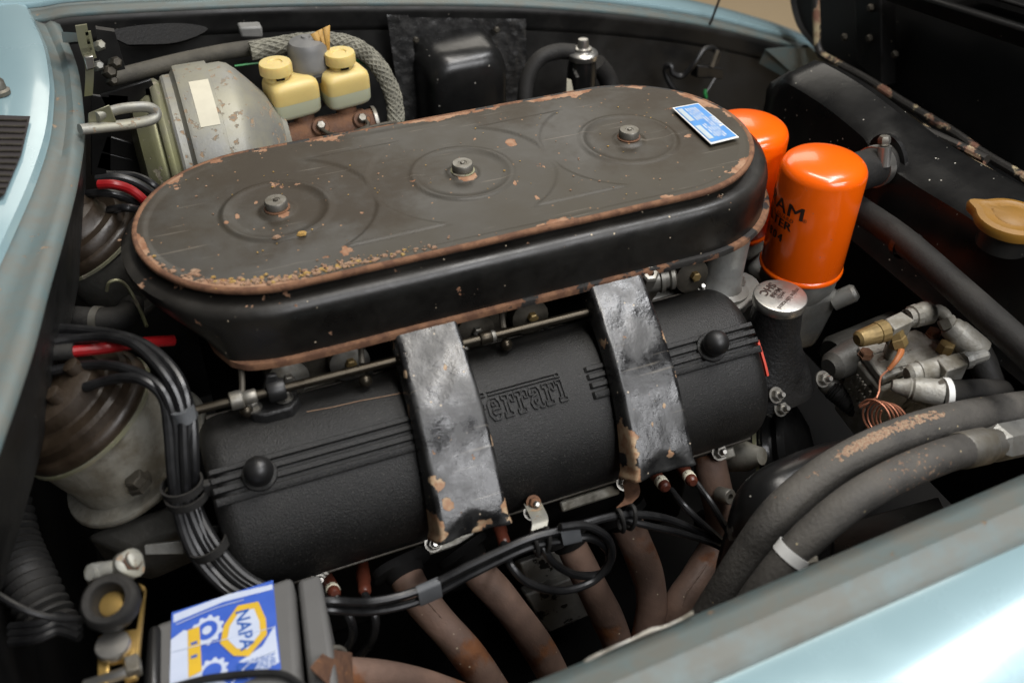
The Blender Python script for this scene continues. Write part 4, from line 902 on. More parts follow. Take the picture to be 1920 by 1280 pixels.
wire(aty([(668, 112, .38), (692, 128, .385), (716, 156, .39), (740, 190, .40), (757, 225, .40)]), .0013, 'green_wire', 'green_wire', 'thin green wire passing behind the braided hose', 'wire', n=6)
# reservoirs
def bottle(px, py, wpx, label, off):
    c = at(px, py, y=.315); wd = wpx/1781*((c-CAM).dot(FW)); h = wd*.74
    t = thing('fluid_reservoir', label, 'reservoir', c+V((0, 0, -h)), 'brake fluid reservoirs')
    def sq(z, k, e=.32): return ring(c+V((0, 0, z)), wd/2*k, wd/2*.82*k, .18, 40, e)
    m = MB(); m.loft([sq(-h*.52, 1.0), sq(-h*.3, 1.0), sq(-h*.16, .99), sq(-h*.06, .95, .34), sq(0, .86, .38), sq(.0025, .7, .45), sq(.0035, .3, .8)]); m.build('upper_body', 'yellow_plastic', t, angle=50)
    m = MB(); m.loft([sq(-h, .74, .5), sq(-h*.975, .86, .42), sq(-h*.92, .94, .36), sq(-h*.84, .985), sq(-h*.52, 1.0)]); m.build('fluid_level', 'frosted_plastic', t, angle=50)
    c = c+V((off, 0, 0)); m = MB(); m.lathe([(wd*.25, .001), (wd*.25, .010)], c, (0, 0, 1), 32); nk = m.build('neck', 'yellow_plastic', t)
    m = MB(); m.lathe([(wd*.30, .0085), (wd*.325, .0095), (wd*.325, .012), (wd*.325, .0200), (wd*.31, .0225), (wd*.15, .023), (wd*.13, .0215), (wd*.001, .0220)], c, (0, 0, 1), 48, lobes=lambda t, h_: 1+(.01*math.cos(t*30) if .010 < h_ < .021 else 0)); m.build('screw_cap', 'yellow_plastic', t, angle=40)
    m = MB().box(c+V((wd*.02, -wd*.25, .0085)), (.010, .006, .005)); m.build('slot', 'deep_black', t)
bottle(542, 146, 93, 'yellow brake fluid reservoir with screw cap, left of two', -.014)
bottle(640, 130, 88, 'yellow brake fluid reservoir with screw cap, right of two', 0)
c = at(580, 118, y=.335); t = thing('pressure_switch', 'domed grey metal switch cap between the yellow reservoirs', 'switch', c+V((0, 0, -.03)))
m = MB(); m.lathe([(.024, -.01), (.0265, -.004), (.027, 0), (.0255, .004), (.0245, .022), (.021, .0285), (.012, .032), (.006, .033), (.005, .035)], c, (0, 0, 1), 40); m.build('dome', 'grey_cap', t)
m = MB(); m.lathe([(.0285, -.016), (.0285, -.008), (.026, -.006)], c, (0, 0, 1), 32); m.build('seal', 'rubber', t)
m = MB(); 
for P in (((588, 62), (612, 105)), ((598, 57), (613, 106)), ((612, 50), (616, 106)), ((606, 66), (614, 106))):
    a, b = at(*P[0], y=.325), at(*P[1], y=.325); w_ = V((.0045, .003*random.random(), .001)); m.add([a-w_, a+w_, b+w_*.4, b-w_*.4], [(0, 1, 2, 3)])
o = m.build('paper_tag', 'gold_paper'); sm = o.modifiers.new('thick', 'SOLIDIFY'); sm.thickness = .0004
tag(o, 'folded tan paper tag stuck beside the grey switch cap', 'tag')
# master cylinder
mc = V((-.135, .30, -.088)); t = thing('master_cylinder', 'rust brown brake master cylinder below the yellow reservoirs', 'cylinder', mc+V((.06, 0, -.03)))
m = MB(); m.lathe([(.036, -.006), (.036, 0), (.020, .001), (.021, .02), (.021, .105), (.0185, .108), (.0185, .116)], mc, (1, 0, .02), 32); m.build('barrel', 'rusty_iron', t)
m = MB(); m.lathe([(.0215, .116), (.0215, .120), (.019, .1215)], mc, (1, 0, .02), 32); m.build('end_cap', 'dull_steel', t)
for x in (.045, .098):
    c = mc+V((x, -.012, .014)); m = MB(); m.lathe([(.0125, -.012), (.0115, .006), (.010, .008)], c, (0, -.7, .7), 20); bo = m.build('port_boss', 'rusty_iron', t)
    m = MB(); m.lathe([(.006, .008), (.006, .014), (.0045, .016)], c, (0, -.7, .7), 6); m.build('pipe_nut', 'dull_steel', bo)
for x in (.03, .085):
    m = MB(); m.lathe([(.014, 0), (.012, .02)], mc+V((x, .008, .014)), (0, .2, 1), 20); m.build('reservoir_port', 'rusty_iron', t)
MB().hexa([at(572, 215, y=.31), at(600, 185, y=.31), at(612, 195, y=.31), at(585, 222, y=.31)], (0, .008, 0)).build('support_bar', 'bay_gloss', t)
wire(aty([(604, 243, .275), (622, 252, .26), (660, 250, .25), (700, 238, .25), (735, 231, .25), (765, 236, .24)]), .0026, 'brake_pipe', 'oily_metal', 'thin brake pipe from the front of the rusty master cylinder', 'pipe', n=10)
wire(aty([(686, 226, .275), (690, 236, .265), (670, 246, .258), (640, 256, .25), (600, 262, .245)]), .0026, 'brake_pipe', 'oily_metal', 'thin brake pipe from the end port of the master cylinder', 'pipe', n=10)

# ================================================================== far wall fittings
hx = thing('heater_box', 'rounded black heater box on the far wall above the lid', 'heater box', V((.15, .46, -.25)))
m = MB(); c = V((.152, .445, -.168))
def hbs(y, k, r): 
    a_, b_ = .062*k, .105*k; L_ = []
    for sx, sz, a0 in ((1, 1, 0), (-1, 1, 90), (-1, -1, 180), (1, -1, 270)):
        for j in range(8):
            a = math.radians(a0+j*90/7); L_.append(V((c.x+sx*(a_-r)+r*math.cos(a), y, c.z+sz*(b_-r)+r*math.sin(a))))
    return L_
m.loft([hbs(.50, 1.04, .03), hbs(.462, 1.02, .03), hbs(.43, 1.0, .032), hbs(.415, .97, .034), hbs(.405, .90, .034), hbs(.400, .80, .034), hbs(.398, .6, .03)]); m.build('housing', 'bay_gloss', hx, angle=50, wear=lambda p: .12*sstep(.05, .0, math.hypot(p.x-.16, p.z+.05)))
m = MB(); fr = [(745, 32), (985, 36), (985, 240), (740, 240)]
P = [at(a, b, y=.487) for a, b in fr]
def grid(P, nx, ny, amp, sc, dy=0):
    g_ = MB(); rows = []
    for i in range(ny+1):
        rows.append([lerp(lerp(P[0], P[1], j/nx), lerp(P[3], P[2], j/nx), i/ny)+V((0, -abs(amp*noise.noise(V((j*sc, i*sc, amp*999))))+dy, 0)) for j in range(nx+1)])
    return g_.loft(rows, closed=False)
grid(P, 50, 40, .007, .45).build('sealed_flange', 'tar_black', hx, angle=80)
P = [at(a, b, y=.470) for a, b in ((725, 28), (765, 28), (800, 240), (755, 240))]
grid(P, 10, 40, .006, .5).build('seam_strip', 'tar_black', hx, angle=80)
for q in ((779, 75), (930, 56)): MB().lathe([(.005, 0), (.005, .004), (.003, .006)], at(q[0], q[1], y=.475), (0, -1, .2), 6).build('screw', 'oily_metal', hx)
c = at(1092, 110, y=.37); t = thing('filler_canister', 'black canister with bright screw cap on the far wall', 'canister', c+V((0, 0, -.15)))
m = MB(); m.lathe([(.021, -.15), (.0215, -.02), (.0205, -.008), (.0190, -.001), (.0195, 0)], c, (0, 0, 1), 36); m.build('body', 'bay_gloss', t, wear=lambda p: .14 if p.z > c.z-.03 else 0)
m = MB(); m.lathe([(.0195, 0), (.0215, .0008), (.0222, .003), (.0222, .0085), (.0205, .0105), (.0135, .0125), (.0125, .0145), (.0125, .0165), (.0085, .0175), (.0078, .0255), (.0070, .029), (.004, .030)], c, (0, 0, 1), 40, lobes=lambda t, h: 1+(.02*math.cos(t*18) if .002 < h < .009 else 0)); m.build('screw_cap', 'bright_steel', t)
m = MB().hexa(ats([(1063, 148), (1071, 150), (1076, 176), (1062, 180)], y=.346), (0, .001, 0)); m.build('torn_label', 'band_white', t)
wire(aty([(986, 250, .36), (984, 190, .37), (990, 145, .38), (1012, 110, .385), (1045, 97, .385), (1078, 98, .375)]), .0112, 'vent_hose', 'rubber', 'matte black hose curving up to the bright capped canister', 'hose', n=18)
wire(aty([(1118, 118, .38), (1138, 145, .38), (1150, 185, .37), (1158, 230, .36)]), .014, 'vent_hose', 'rubber', 'dark hose dropping right of the bright capped canister', 'hose', n=18)
wire(aty([(1290, 195, .44), (1262, 165, .45), (1248, 138, .46), (1250, 124, .46), (1258, 124, .455), (1262, 138, .45), (1280, 142, .445), (1302, 120, .44), (1318, 96, .445), (1335, 91, .45), (1346, 102, .45), (1338, 122, .45)]), .0048, 'taped_cable', 'smooth_black', 'taped black cable looping on the far wall near the bonnet', 'cable')
t = thing('cable_connector', 'square black connector hanging on the far wall near the bonnet', 'connector', at(1335, 150, y=.45))
MB().hexa(ats([(1308, 122), (1358, 130), (1356, 150), (1306, 146)], y=.445), (0, .02, -.004)).build('block', 'smooth_black', t, bevel=.002)
MB().hexa(ats([(1332, 125), (1344, 94), (1349, 96), (1338, 127)], y=.442), (0, .003, 0)).build('blade', 'dull_steel', t)
wire(aty([(1340, 148, .44), (1330, 165, .43), (1322, 180, .42), (1330, 200, .40)]), .0028, 'pigtail', 'wire_black', 'short black pigtail below the square connector', 'wire', n=8)
wire(aty([(1323, 168, .418), (1322, 176, .416), (1324, 184, .414)]), .0030, 'green_sleeve', 'green_wire', 'short green sleeve on the pigtail beside the lid plate', 'sleeve', n=8)
for q in ((1180, 136), (1200, 155)):
    pass

# ================================================================== right side: compressor, hoses
cp = thing('compressor', 'grey alloy air conditioning compressor with brass and steel fittings at right', 'compressor', at(1690, 760, z=-.3))
A4, B4, C4, D4 = at(1608, 648, z=-.169), at(1717, 616, z=-.167), at(1797, 653, z=-.169), at(1656, 710, z=-.173)
m = MB().hexa([A4+V((-.004, 0, -.012)), D4+V((-.002, -.004, -.012)), C4+V((.004, -.004, -.012)), B4+V((0, .004, -.012))], (0, .004, -.085)); m.build('block', 'bare_fitting', cp, bevel=.004)
m = MB().hexa([A4, D4, C4, B4], (0, 0, -.010)); hp2 = m.build('head_plate', 'bare_fitting', cp, bevel=.002)
for s0, s1 in (((.12, .30), (.62, .34)), ((.10, .55), (.70, .60)), ((.12, .80), (.50, .92))):
    q0, q1 = [lerp(lerp(A4, B4, u0), lerp(D4, C4, u0), v0)+V((0, 0, .001)) for u0, v0 in (s0, s1)]
    d = (q1-q0).normalized(); sd = d.cross(V((0, 0, 1)))*.0022; MB().hexa([q0-sd, q1-sd, q1+sd, q0+sd], (0, 0, -.004)).build('rib', 'bare_fitting', hp2, bevel=.0006)
for q in ((1622, 667), (1749, 628)):
    m = MB(); m.lathe([(.0085, 0), (.0085, .002), (.007, .002), (.007, .0065), (.0055, .0075)], at(q[0], q[1], z=-.168), (0, 0, 1), 6); m.build('bolt', 'rusty_iron', cp, angle=20)
m = MB(); m.lathe([(.009, -.002), (.009, .002), (.0085, .0085), (.006, .0095)], at(1771, 656, z=-.167), (.1, 0, 1), 6); m.build('brass_plug', 'dirty_brass', cp, angle=20)
# raised cast characters on the near side of the block
for r0 in range(3):
    for k0 in range(7):
        u0 = .18+k0*.1; p0 = lerp(A4, D4, u0)+V((-.0052, -.004, -.026-.013*r0)); nrm = (D4-A4).cross(V((0, 0, 1))).normalized()
        if (k0*7+r0*3) % 5: MB().box(p0, (.0026, .0022, .005)).build('cast_mark', 'bare_fitting', cp)
def fit(pts_, rs, mat, n=6, name='fitting', parent=cp):
    m_ = MB(); P_ = [V(q) for q in pts_]; L = (P_[-1]-P_[0]).length; ax = (P_[-1]-P_[0]).normalized()
    m_.lathe([(r, h*L) for h, r in rs], P_[0], ax, n); return m_.build(name, mat, parent, angle=25)
# upper union: brass cap, square block, elbow, bent pipe and ferrule
U0, U1, U2, U3 = at(1660, 597, z=-.121), at(1690, 583, z=-.121), at(1716, 600, z=-.121), at(1678, 618, z=-.121)
m = MB().hexa([U0, U3, U2, U1], (0, .002, -.024)); m.build('union_block', 'bare_fitting', cp, bevel=.0015)
m = MB().hexa([lerp(U0, U2, .35)+V((-.004, -.004, -.02)), lerp(U3, U2, .3)+V((0, 0, -.02)), lerp(U2, U1, .2)+V((-.002, 0, -.02)), lerp(U1, U0, .4)+V((0, 0, -.02))], (0, 0, -.028)); m.build('union_foot', 'bare_fitting', cp, bevel=.002)
ub = (U0+U1+U2+U3)/4+V((0, 0, -.012)); axu = (at(1668, 616, z=-.131)-at(1606, 636, z=-.131)).normalized()
fit((at(1606, 637, z=-.131), at(1672, 615, z=-.131)), ((0, .0055), (.06, .0085), (.12, .0092), (.55, .0108), (.56, .0118), (.80, .0118), (.81, .0095), (1, .0095)), 'dirty_brass', 14, 'brass_cap')
fit((at(1677, 622, z=-.131), at(1687, 652, z=-.147)), ((0, .0088), (.35, .0088), (.4, .0098), (.85, .0098), (1, .0075)), 'dirty_brass', 6, 'valve_stem')
fit((at(1700, 596, z=-.129), at(1748, 584, z=-.131)), ((0, .0095), (.18, .0098), (.2, .0120), (.38, .0125), (.40, .0108), (.5, .0125), (.85, .0130), (1, .0085)), 'bare_fitting', 14, 'elbow_nut')
m = MB().tube(atz([(1742, 586, -.131), (1757, 582, -.133), (1770, 589, -.137), (1777, 603, -.143), (1782, 618, -.150)]), .0066, n=16); m.build('bent_pipe', 'bare_fitting', cp)
fit((at(1772, 596, z=-.141), at(1781, 614, z=-.148)), ((0, .0088), (.2, .0098), (.8, .0098), (1, .0088)), 'bare_fitting', 6, 'hex_nut')
fit((at(1779, 610, z=-.147), at(1836, 660, z=-.170)), ((0, .0105), (.08, .0125), (.2, .0135), (.25, .0150), (.9, .0160), (1, .0155)), 'bare_fitting', 20, 'ferrule')
m = MB().tube(atz([(1828, 652, -.167), (1845, 685, -.180), (1858, 720, -.195), (1862, 760, -.215)]), .0150, n=18); m.build('hose_end', 'rubber', cp)
# middle union
fit((at(1700, 703, z=-.155), at(1774, 687, z=-.151)), ((0, .0075), (.1, .0105), (.28, .0112), (.30, .0122), (.36, .0122), (.38, .0108), (.85, .0118), (.88, .0128), (1, .0128)), 'bare_fitting', 18, 'elbow')
H0, H1, H2, H3 = at(1757, 673, z=-.139), at(1798, 659, z=-.139), at(1817, 682, z=-.139), at(1776, 696, z=-.139)
m = MB().hexa([H0, H3, H2, H1], (.002, .002, -.024)); m.build('square_nut', 'bare_fitting', cp, bevel=.0015)
fit((at(1806, 677, z=-.150), at(1850, 664, z=-.150)), ((0, .0088), (.25, .0092), (.28, .0072), (.9, .0068), (1, .005)), 'aluminium', 10, 'threaded_end')
# lower ferrule
fit((at(1672, 722, z=-.161), at(1766, 738, z=-.161)), ((0, .0055), (.08, .0072), (.18, .0080), (.30, .0098), (.34, .0108), (.38, .0098), (.42, .0118), (.95, .0150), (1, .0146)), 'bare_fitting', 20, 'ferrule')
fit((at(1553, 690, z=-.190), at(1640, 650, z=-.195)), ((0, .010), (.1, .016), (.5, .020), (1, .020)), 'case_oily_or_shaded', 20, 'shaft_housing')
fit((at(1560, 668, z=-.25), at(1700, 610, z=-.25)), ((0, .020), (.05, .024), (1, .024)), 'case_oily_or_shaded', 20, 'rear_case')
wire(atz([(1762, 740, -.160), (1800, 738, -.168), (1850, 736, -.185), (1920, 738, -.215), (2000, 742, -.25)]), .0145, 'small_hose', 'rubber', 'black hose leaving the compressor ferrule to the right', 'hose', n=20)
band(at(1772, 738, z=-.160), at(1800, 738, z=-.160)-at(1770, 738, z=-.160), .0166, .0166, .006, 'print_white', 'paint_mark', 'white painted collar at the hose end by the compressor', 'collar')
# capillary coil
cw_ = thing('capillary_wire', 'thin copper capillary wire coiled above the large hoses', 'wire', at(1650, 790, z=-.195))
MB().tube(atz([(1686, 648, -.147), (1689, 660, -.145), (1680, 676, -.147), (1666, 693, -.155)]), lambda t: .0042-.0020*t, n=10).build('insulated_end', 'orange_insulation', cw_)
P = atz([(1666, 693, -.155), (1652, 706, -.155), (1649, 722, -.155), (1644, 745, -.157)])
c0, c1 = at(1636, 782, z=-.170), at(1676, 786, z=-.180); axc = (c1-c0).normalized(); u_, v_, a_ = frame(axc+V((0, .3, .2)))
for k in range(5*16+1):
    an = 2*math.pi*k/16; P.append(lerp(c0, c1, k/80)+(u_*math.cos(an)+v_*math.sin(an))*(.017+.0015*math.sin(k*.37)))
MB().tube(P, .0011, n=6, sub=2).build('coil', 'copper', cw_)
# ribbed hose from the filler nut
rh = thing('breather_hose', 'short dark ribbed hose with metal ferrule below the oil filler', 'hose', at(1620, 780, z=-.28))
P = smooth(atz([(1560, 728, -.235), (1590, 752, -.24), (1625, 780, -.25), (1660, 815, -.265)]), 14)
MB().tube(P, lambda t: .0122+.0007*math.sin(t*150), n=18, sub=0).build('hose_body', 'rubber', rh)
fit((at(1545, 712, z=-.23), at(1572, 734, z=-.238)), ((0, .011), (.3, .0125), (.9, .0132), (1, .0125)), 'dull_steel', 20, 'ferrule', rh)
# pulley
pc_ = at(1492, 850, y=-.235); pu = thing('pulley', 'glossy black round pulley below the oil filler', 'pulley', pc_+V((0, 0, -.07)))
pax = V((.55, -.45, .35))
m = MB(); m.lathe([(.060, -.03), (.062, -.02), (.055, -.012), (.062, -.004), (.060, .004), (.050, .010), (.030, .018), (.004, .022)], pc_, pax, 48); m.build('wheel', 'gloss_black', pu)
m = MB(); m.lathe([(.0635, -.030), (.0655, -.030), (.0655, -.026), (.0635, -.026)], pc_, pax, 48, cap=(False, False)); m.build('rim_edge', 'zinc_yellow', pu)
# large hoses
def bighose(P, r, name, label, wearf):
    pts_ = smooth(P, 14); t_ = thing(name, label, 'hose', pts_[-1]); m_ = MB().tube(pts_, r, n=32, sub=0)
    m_.build('hose_body', 'worn_rubber', t_, wear=wearf); return t_, pts_
HA = aty([(2040, 752, -.36), (1900, 768, -.362), (1760, 795, -.365), (1640, 838, -.37), (1540, 895, -.375), (1460, 965, -.385), (1405, 1040, -.39), (1360, 1110, -.395), (1310, 1190, -.40)])
def wa(p):
    pts = smHA; best = min(pts, key=lambda q: (q-p).length_squared); d = (p-best).normalized()
    x = best.x; band_ = sstep(.215, .24, x)*sstep(.36, .335, x)
    return band_*sstep(.90, .995, d.z*.97-d.y*.05+.03)*.46+sstep(.16, .20, x)*sstep(.3, .2, x)*sstep(.93, .99, d.z)*.38+.16*sstep(.6, .95, d.z)*sstep(.42, .3, x)
smHA = smooth(HA, 14)
bighose(HA, .0178, 'large_hose', 'thick upper black hose with a worn fabric patch at right', wa)
HB = aty([(1812, 842, -.405), (1760, 858, -.41), (1680, 892, -.415), (1600, 938, -.42), (1530, 995, -.425), (1475, 1052, -.43), (1425, 1115, -.435), (1370, 1195, -.44)])
smHB = smooth(HB, 14)
hb_, _p = bighose(HB, .0158, 'large_hose', 'thick lower black hose ending in a grey crimped fitting', lambda p: .30*sstep(.2, .25, p.x)*sstep(.34, .28, p.x)*sstep(-.165, -.155, p.z))
fit((at(1800, 845, y=-.405), at(1880, 828, y=-.40)), ((0, .0168), (.03, .0176), (.55, .0176), (.62, .0150), (1, .0150)), 'dull_steel', 20, 'crimp_collar', hb_)
fit((at(1862, 832, y=-.401), at(1990, 805, y=-.395)), ((0, .0155), (.05, .019), (.5, .019), (.55, .014), (1, .014)), 'aluminium', 6, 'hex_nut', hb_)
c = min(smHB, key=lambda q: (q-at(1487, 1040, y=-.428)).length); ax = smHB[70]-smHB[66]
cb_ = thing('hose_clip', 'white painted clip band round the lower thick hose', 'clip', c)
m = MB(); m.lathe([(.0161, -.005), (.0170, -.005), (.0170, .005), (.0161, .005)], c, at(1500, 1022, y=-.427)-at(1470, 1058, y=-.43), 28, cap=(False, False)); m.build('clip_band', 'print_white', cb_)
m = MB(); m.lathe([(.005, 0), (.005, .012)], at(1505, 1053, y=-.44), (1, -.3, .2), 10); m.build('clip_screw', 'dull_steel', cb_)
bk = thing('hose_support', 'chipped black support bracket under the thick hoses', 'bracket', at(1400, 1130, y=-.36))
m = MB().tube(aty([(1378, 1200, -.362), (1396, 1090, -.360), (1420, 1005, -.358), (1440, 948, -.354), (1492, 914, -.350), (1575, 882, -.345), (1680, 845, -.34)]), lambda t: .0310-.006*sstep(.75, 1, t), n=28, sub=8); m.build('bracket_body', 'bay_gloss', bk, wear=lambda p: .12)
pl2 = MB().hexa(aty([(1560, 985, -.40), (1760, 930, -.40), (1800, 1010, -.46), (1560, 1090, -.46)]), (0, 0, -.01))
tag(pl2.build('splash_plate', 'bay_gloss', bevel=.002), 'textured black plate between the lower hose and the near fender', 'plate')

# ================================================================== exhaust pipes
EP = [
 ([(752, 1060, -.245), (775, 1105, -.27), (815, 1155, -.30), (868, 1215, -.325), (915, 1280, -.345), (950, 1340, -.36)], .0165, 'leftmost exhaust pipe, below the taped pair of leads'),
 ([(868, 1030, -.245), (895, 1070, -.265), (940, 1120, -.29), (990, 1185, -.31), (1030, 1250, -.325), (1060, 1320, -.34)], .0168, 'second exhaust pipe from the left, passing the alloy plate'),
 ([(1060, 1000, -.245), (1085, 1050, -.265), (1115, 1110, -.285), (1142, 1165, -.30), (1160, 1215, -.315), (1170, 1290, -.33)], .0170, 'third exhaust pipe from the left, behind the lead loop'),
 ([(1165, 960, -.245), (1188, 1010, -.265), (1212, 1070, -.285), (1222, 1125, -.305), (1216, 1180, -.32), (1195, 1260, -.34)], .0175, 'fourth exhaust pipe from the left, under the right hanger'),
 ([(1350, 985, -.24), (1340, 1030, -.27), (1310, 1080, -.29), (1280, 1125, -.31), (1265, 1180, -.33), (1250, 1260, -.35)], .019, 'rightmost exhaust pipe, bending beside the chipped bracket')]
for P, r, lb in EP:
    t = thing('exhaust_pipe', 'rusty brown '+lb, 'exhaust pipe', at(*P[-1][:2], y=P[-1][2]), 'exhaust header pipes')
    MB().tube(aty(P), lambda t_, r_=r, k_=len(lb): r_*(1+.035*math.sin(t_*7+k_)+.02*math.sin(t_*19+k_)), n=28, sub=10).build('pipe', 'exhaust_rust', t)
    wp = smooth(aty(P), 10); i0 = random.randint(14, 20); wp = [q+V((-.002, -.25, .968)).normalized()*r*1.0 for q in wp[i0:i0+22]]; MB().tube(wp, lambda t_: .0011+.0004*math.sin(t_*60), n=6, sub=0).build('weld_seam', 'exhaust_rust', t)
    a = at(*P[0][:2], y=P[0][2]); b = at(*P[1][:2], y=P[1][2])
    m = MB(); m.lathe([(.025, -.004), (.025, .004), (.020, .006), (.0185, .014)], a, b-a, 30, lobes=lambda q, h: 1+.22*math.cos(2*q)*(1 if h < .005 else 0)); m.build('port_flange', 'deep_black', t)
t = thing('exhaust_stub', 'dull maroon exhaust stub with a hollow boss right of the right duct', 'exhaust pipe', at(1345, 960, y=-.25))
MB().tube(aty([(1330, 860, -.225), (1340, 910, -.25), (1352, 960, -.262), (1352, 1000, -.265)]), .018, n=24).build('pipe', 'exhaust_rust', t)
m = MB(); m.lathe([(.0085, -.01), (.0085, .006), (.0075, .0075), (.0035, .0075), (.0035, .0)], at(1361, 929, y=-.275), (.2, -.8, .5), 20); m.build('boss', 'dull_steel', t)
m = MB().tube(aty([(640, 1262, -.36), (720, 1268, -.36), (800, 1285, -.36), (900, 1320, -.36)]), .014, n=20); tag(m.build('collector_pipe', 'exhaust_rust'), 'brown exhaust pipe along the bottom edge right of the battery', 'exhaust pipe')
sp_ = thing('sump_casting', 'mottled bare alloy casting between the exhaust pipes', 'casting', at(1060, 1150, y=-.24))
MB().hexa([at(975, 1055, y=-.20), at(1100, 1010, y=-.20), at(1130, 1095, y=-.215), at(1010, 1145, y=-.215)], (0, .02, -.02)).build('side_wall', 'mottled_alloy', sp_, bevel=.003)
MB().hexa([at(985, 1115, y=-.22), at(1095, 1075, y=-.22), at(1115, 1150, y=-.235), at(1030, 1186, y=-.235)], (0, .02, -.01)).build('lug_face', 'mottled_alloy', sp_, bevel=.003)
for q in ((1020, 1112), (1055, 1130)):
    m = MB(); m.lathe([(.005, 0), (.005, .004), (.003, .0045)], at(q[0], q[1], y=-.224), (0, -.7, .6), 12); m.build('plug', 'oily_metal', sp_)

# ================================================================== battery and its terminal
bt = thing('battery', 'grey battery with a blue and white label at bottom left', 'battery', at(430, 1290, z=-.33))
zt = -.165
T = [at(a, b, z=zt) for a, b in ((286, 1168), (548, 1076), (566, 1300), (590, 1560), (250, 1560))]
m = MB(); m.loft([[p+V((0, 0, -.16)) for p in T], T]); cs_ = m.build('case', 'battery_grey', bt, bevel=.006, seg=3)
T2 = [at(a, b, z=zt-.012) for a, b in ((556, 1084), (600, 1072), (622, 1200), (650, 1400), (590, 1400))]
m = MB(); m.loft([[p+V((0, 0, -.14)) for p in T2], T2]); m.build('side_ledge', 'battery_grey', bt, bevel=.005, seg=3)
m = MB().tube([at(310, 1292, z=zt+.002), at(400, 1270, z=zt+.004), at(520, 1262, z=zt+.004), at(575, 1290, z=zt+.002)], .003, n=8); m.build('carry_cord', 'smooth_black', bt)
LC = [at(a, b, z=zt+.0006) for a, b in ((322, 1148), (512, 1087), (527, 1253), (317, 1330))]
def lq(u, v, h=0): return LC[0]*(1-u)*(1-v)+LC[1]*u*(1-v)+LC[2]*u*v+LC[3]*(1-u)*v+V((0, 0, h))
def lpoly(pts_, h, mat, name, par):
    m_ = MB(); m_.add([lq(a, b, h) for a, b in pts_], [tuple(range(len(pts_)))]); return m_.build(name, mat, par)
lb_ = lpoly([(0, 0), (1, 0), (1, 1), (0, 1)], .0002, 'label_blue', 'label', bt)
def circ(u, v, r, n=28, k=1.0, j=0): return [(u+(r+(.013*(1 if (q//2) % 2 else -1) if j else 0))*math.cos(2*math.pi*q/n), v+k*(r+(.013*(1 if (q//2) % 2 else -1) if j else 0))*math.sin(2*math.pi*q/n)) for q in range(n)]
lpoly([(0, .30), (.12, .24), (.22, .30), (.24, .55), (.30, .80), (.45, .88), (.55, 1), (0, 1)], .0005, 'label_white', 'label_patch', lb_)
lpoly([(.02, .03), (.55, .0), (.99, .05), (.99, .11), (.5, .07), (.02, .12)], .0005, 'label_white', 'label_stripe', lb_)
lpoly([(.98, .52), (.99, .93), (.70, .99), (.80, .86), (.62, .78), (.85, .70)], .0005, 'label_white', 'label_patch', lb_)
lpoly(circ(.34, .33, .15, 44, 1.0, 1), .0007, 'label_white', 'gear_emblem', lb_)
lpoly(circ(.34, .33, .10), .0009, 'label_blue', 'gear_emblem_centre', lb_)
lpoly(circ(.38, .78, .14, 44, .9, 1), .0007, 'label_white', 'gear_emblem', lb_)
lpoly(circ(.38, .78, .09, 28, .9), .0009, 'label_blue', 'gear_emblem_centre', lb_)
lpoly(circ(.34, .33, .045), .0011, 'label_white', 'gear_emblem_hub', lb_)
lpoly([(.16, .26), (.27, .26), (.29, .74), (.17, .76)], .0011, 'label_yellow', 'yellow_bar', lb_)
hexo = [(.50, .34), (.64, .17), (.84, .20), (.90, .42), (.90, .60), (.72, .76), (.58, .70), (.46, .52)]
lpoly(hexo, .0010, 'label_yellow', 'hexagon_border', lb_)
hc = (.69, .46); lpoly([(hc[0]+(a-hc[0])*.70, hc[1]+(b-hc[1])*.74) for a, b in hexo], .0013, 'label_white', 'hexagon', lb_)
mp_ = MB()
for r0 in range(7):
    v0 = .80+.022*r0; a0 = .60
    while a0 < .93:
        ln = random.uniform(.02, .07); mp_.add([lq(a0, v0, .0008), lq(min(a0+ln, .96), v0, .0008), lq(min(a0+ln, .96), v0+.010, .0008), lq(a0, v0+.010, .0008)], [(0, 1, 2, 3)]); a0 += ln+.014
for r0 in range(5):
    v0 = .34+.07*r0; mp_.add([lq(.19, v0, .0013), lq(.25, v0, .0013), lq(.25, v0+.03, .0013), lq(.19, v0+.03, .0013)], [(0, 1, 2, 3)]) if r0 % 2 else None
mp_.build('small_print', 'print_blue', lb_, fix=False)
m = MB()
for P_ in ([(.02, .44), (.3, .47), (.52, .50), (.98, .55)], [(.05, .16), (.4, .12), (.7, .13)], [(.55, .98), (.72, .84), (.97, .80)]):
    m.tube([lq(a, b, .0014) for a, b in P_], .00035, n=5)
m.build('label_crease', 'label_white', lb_)
for k_ in range(4):
    MB().hexa([lerp(T[0], T[4], .08+k_*.09)+V((-.002, 0, -.02)), lerp(T[0], T[4], .12+k_*.09)+V((-.002, 0, -.02)), lerp(T[0], T[4], .12+k_*.09)+V((-.002, 0, -.12)), lerp(T[0], T[4], .08+k_*.09)+V((-.002, 0, -.12))], (.004, 0, 0)).build('case_rib', 'battery_grey', bt)
m = MB(); ux = (lq(.7, .7)-lq(.66, .2)).normalized(); uy = V((0, 0, 1)).cross(ux)
flat_text(m, 'NAPA', .0150, lq(.69, .46, .0016), ux, uy, .0003, 1.0, .95); m.build('lettering', 'print_blue', lb_, fix=False)
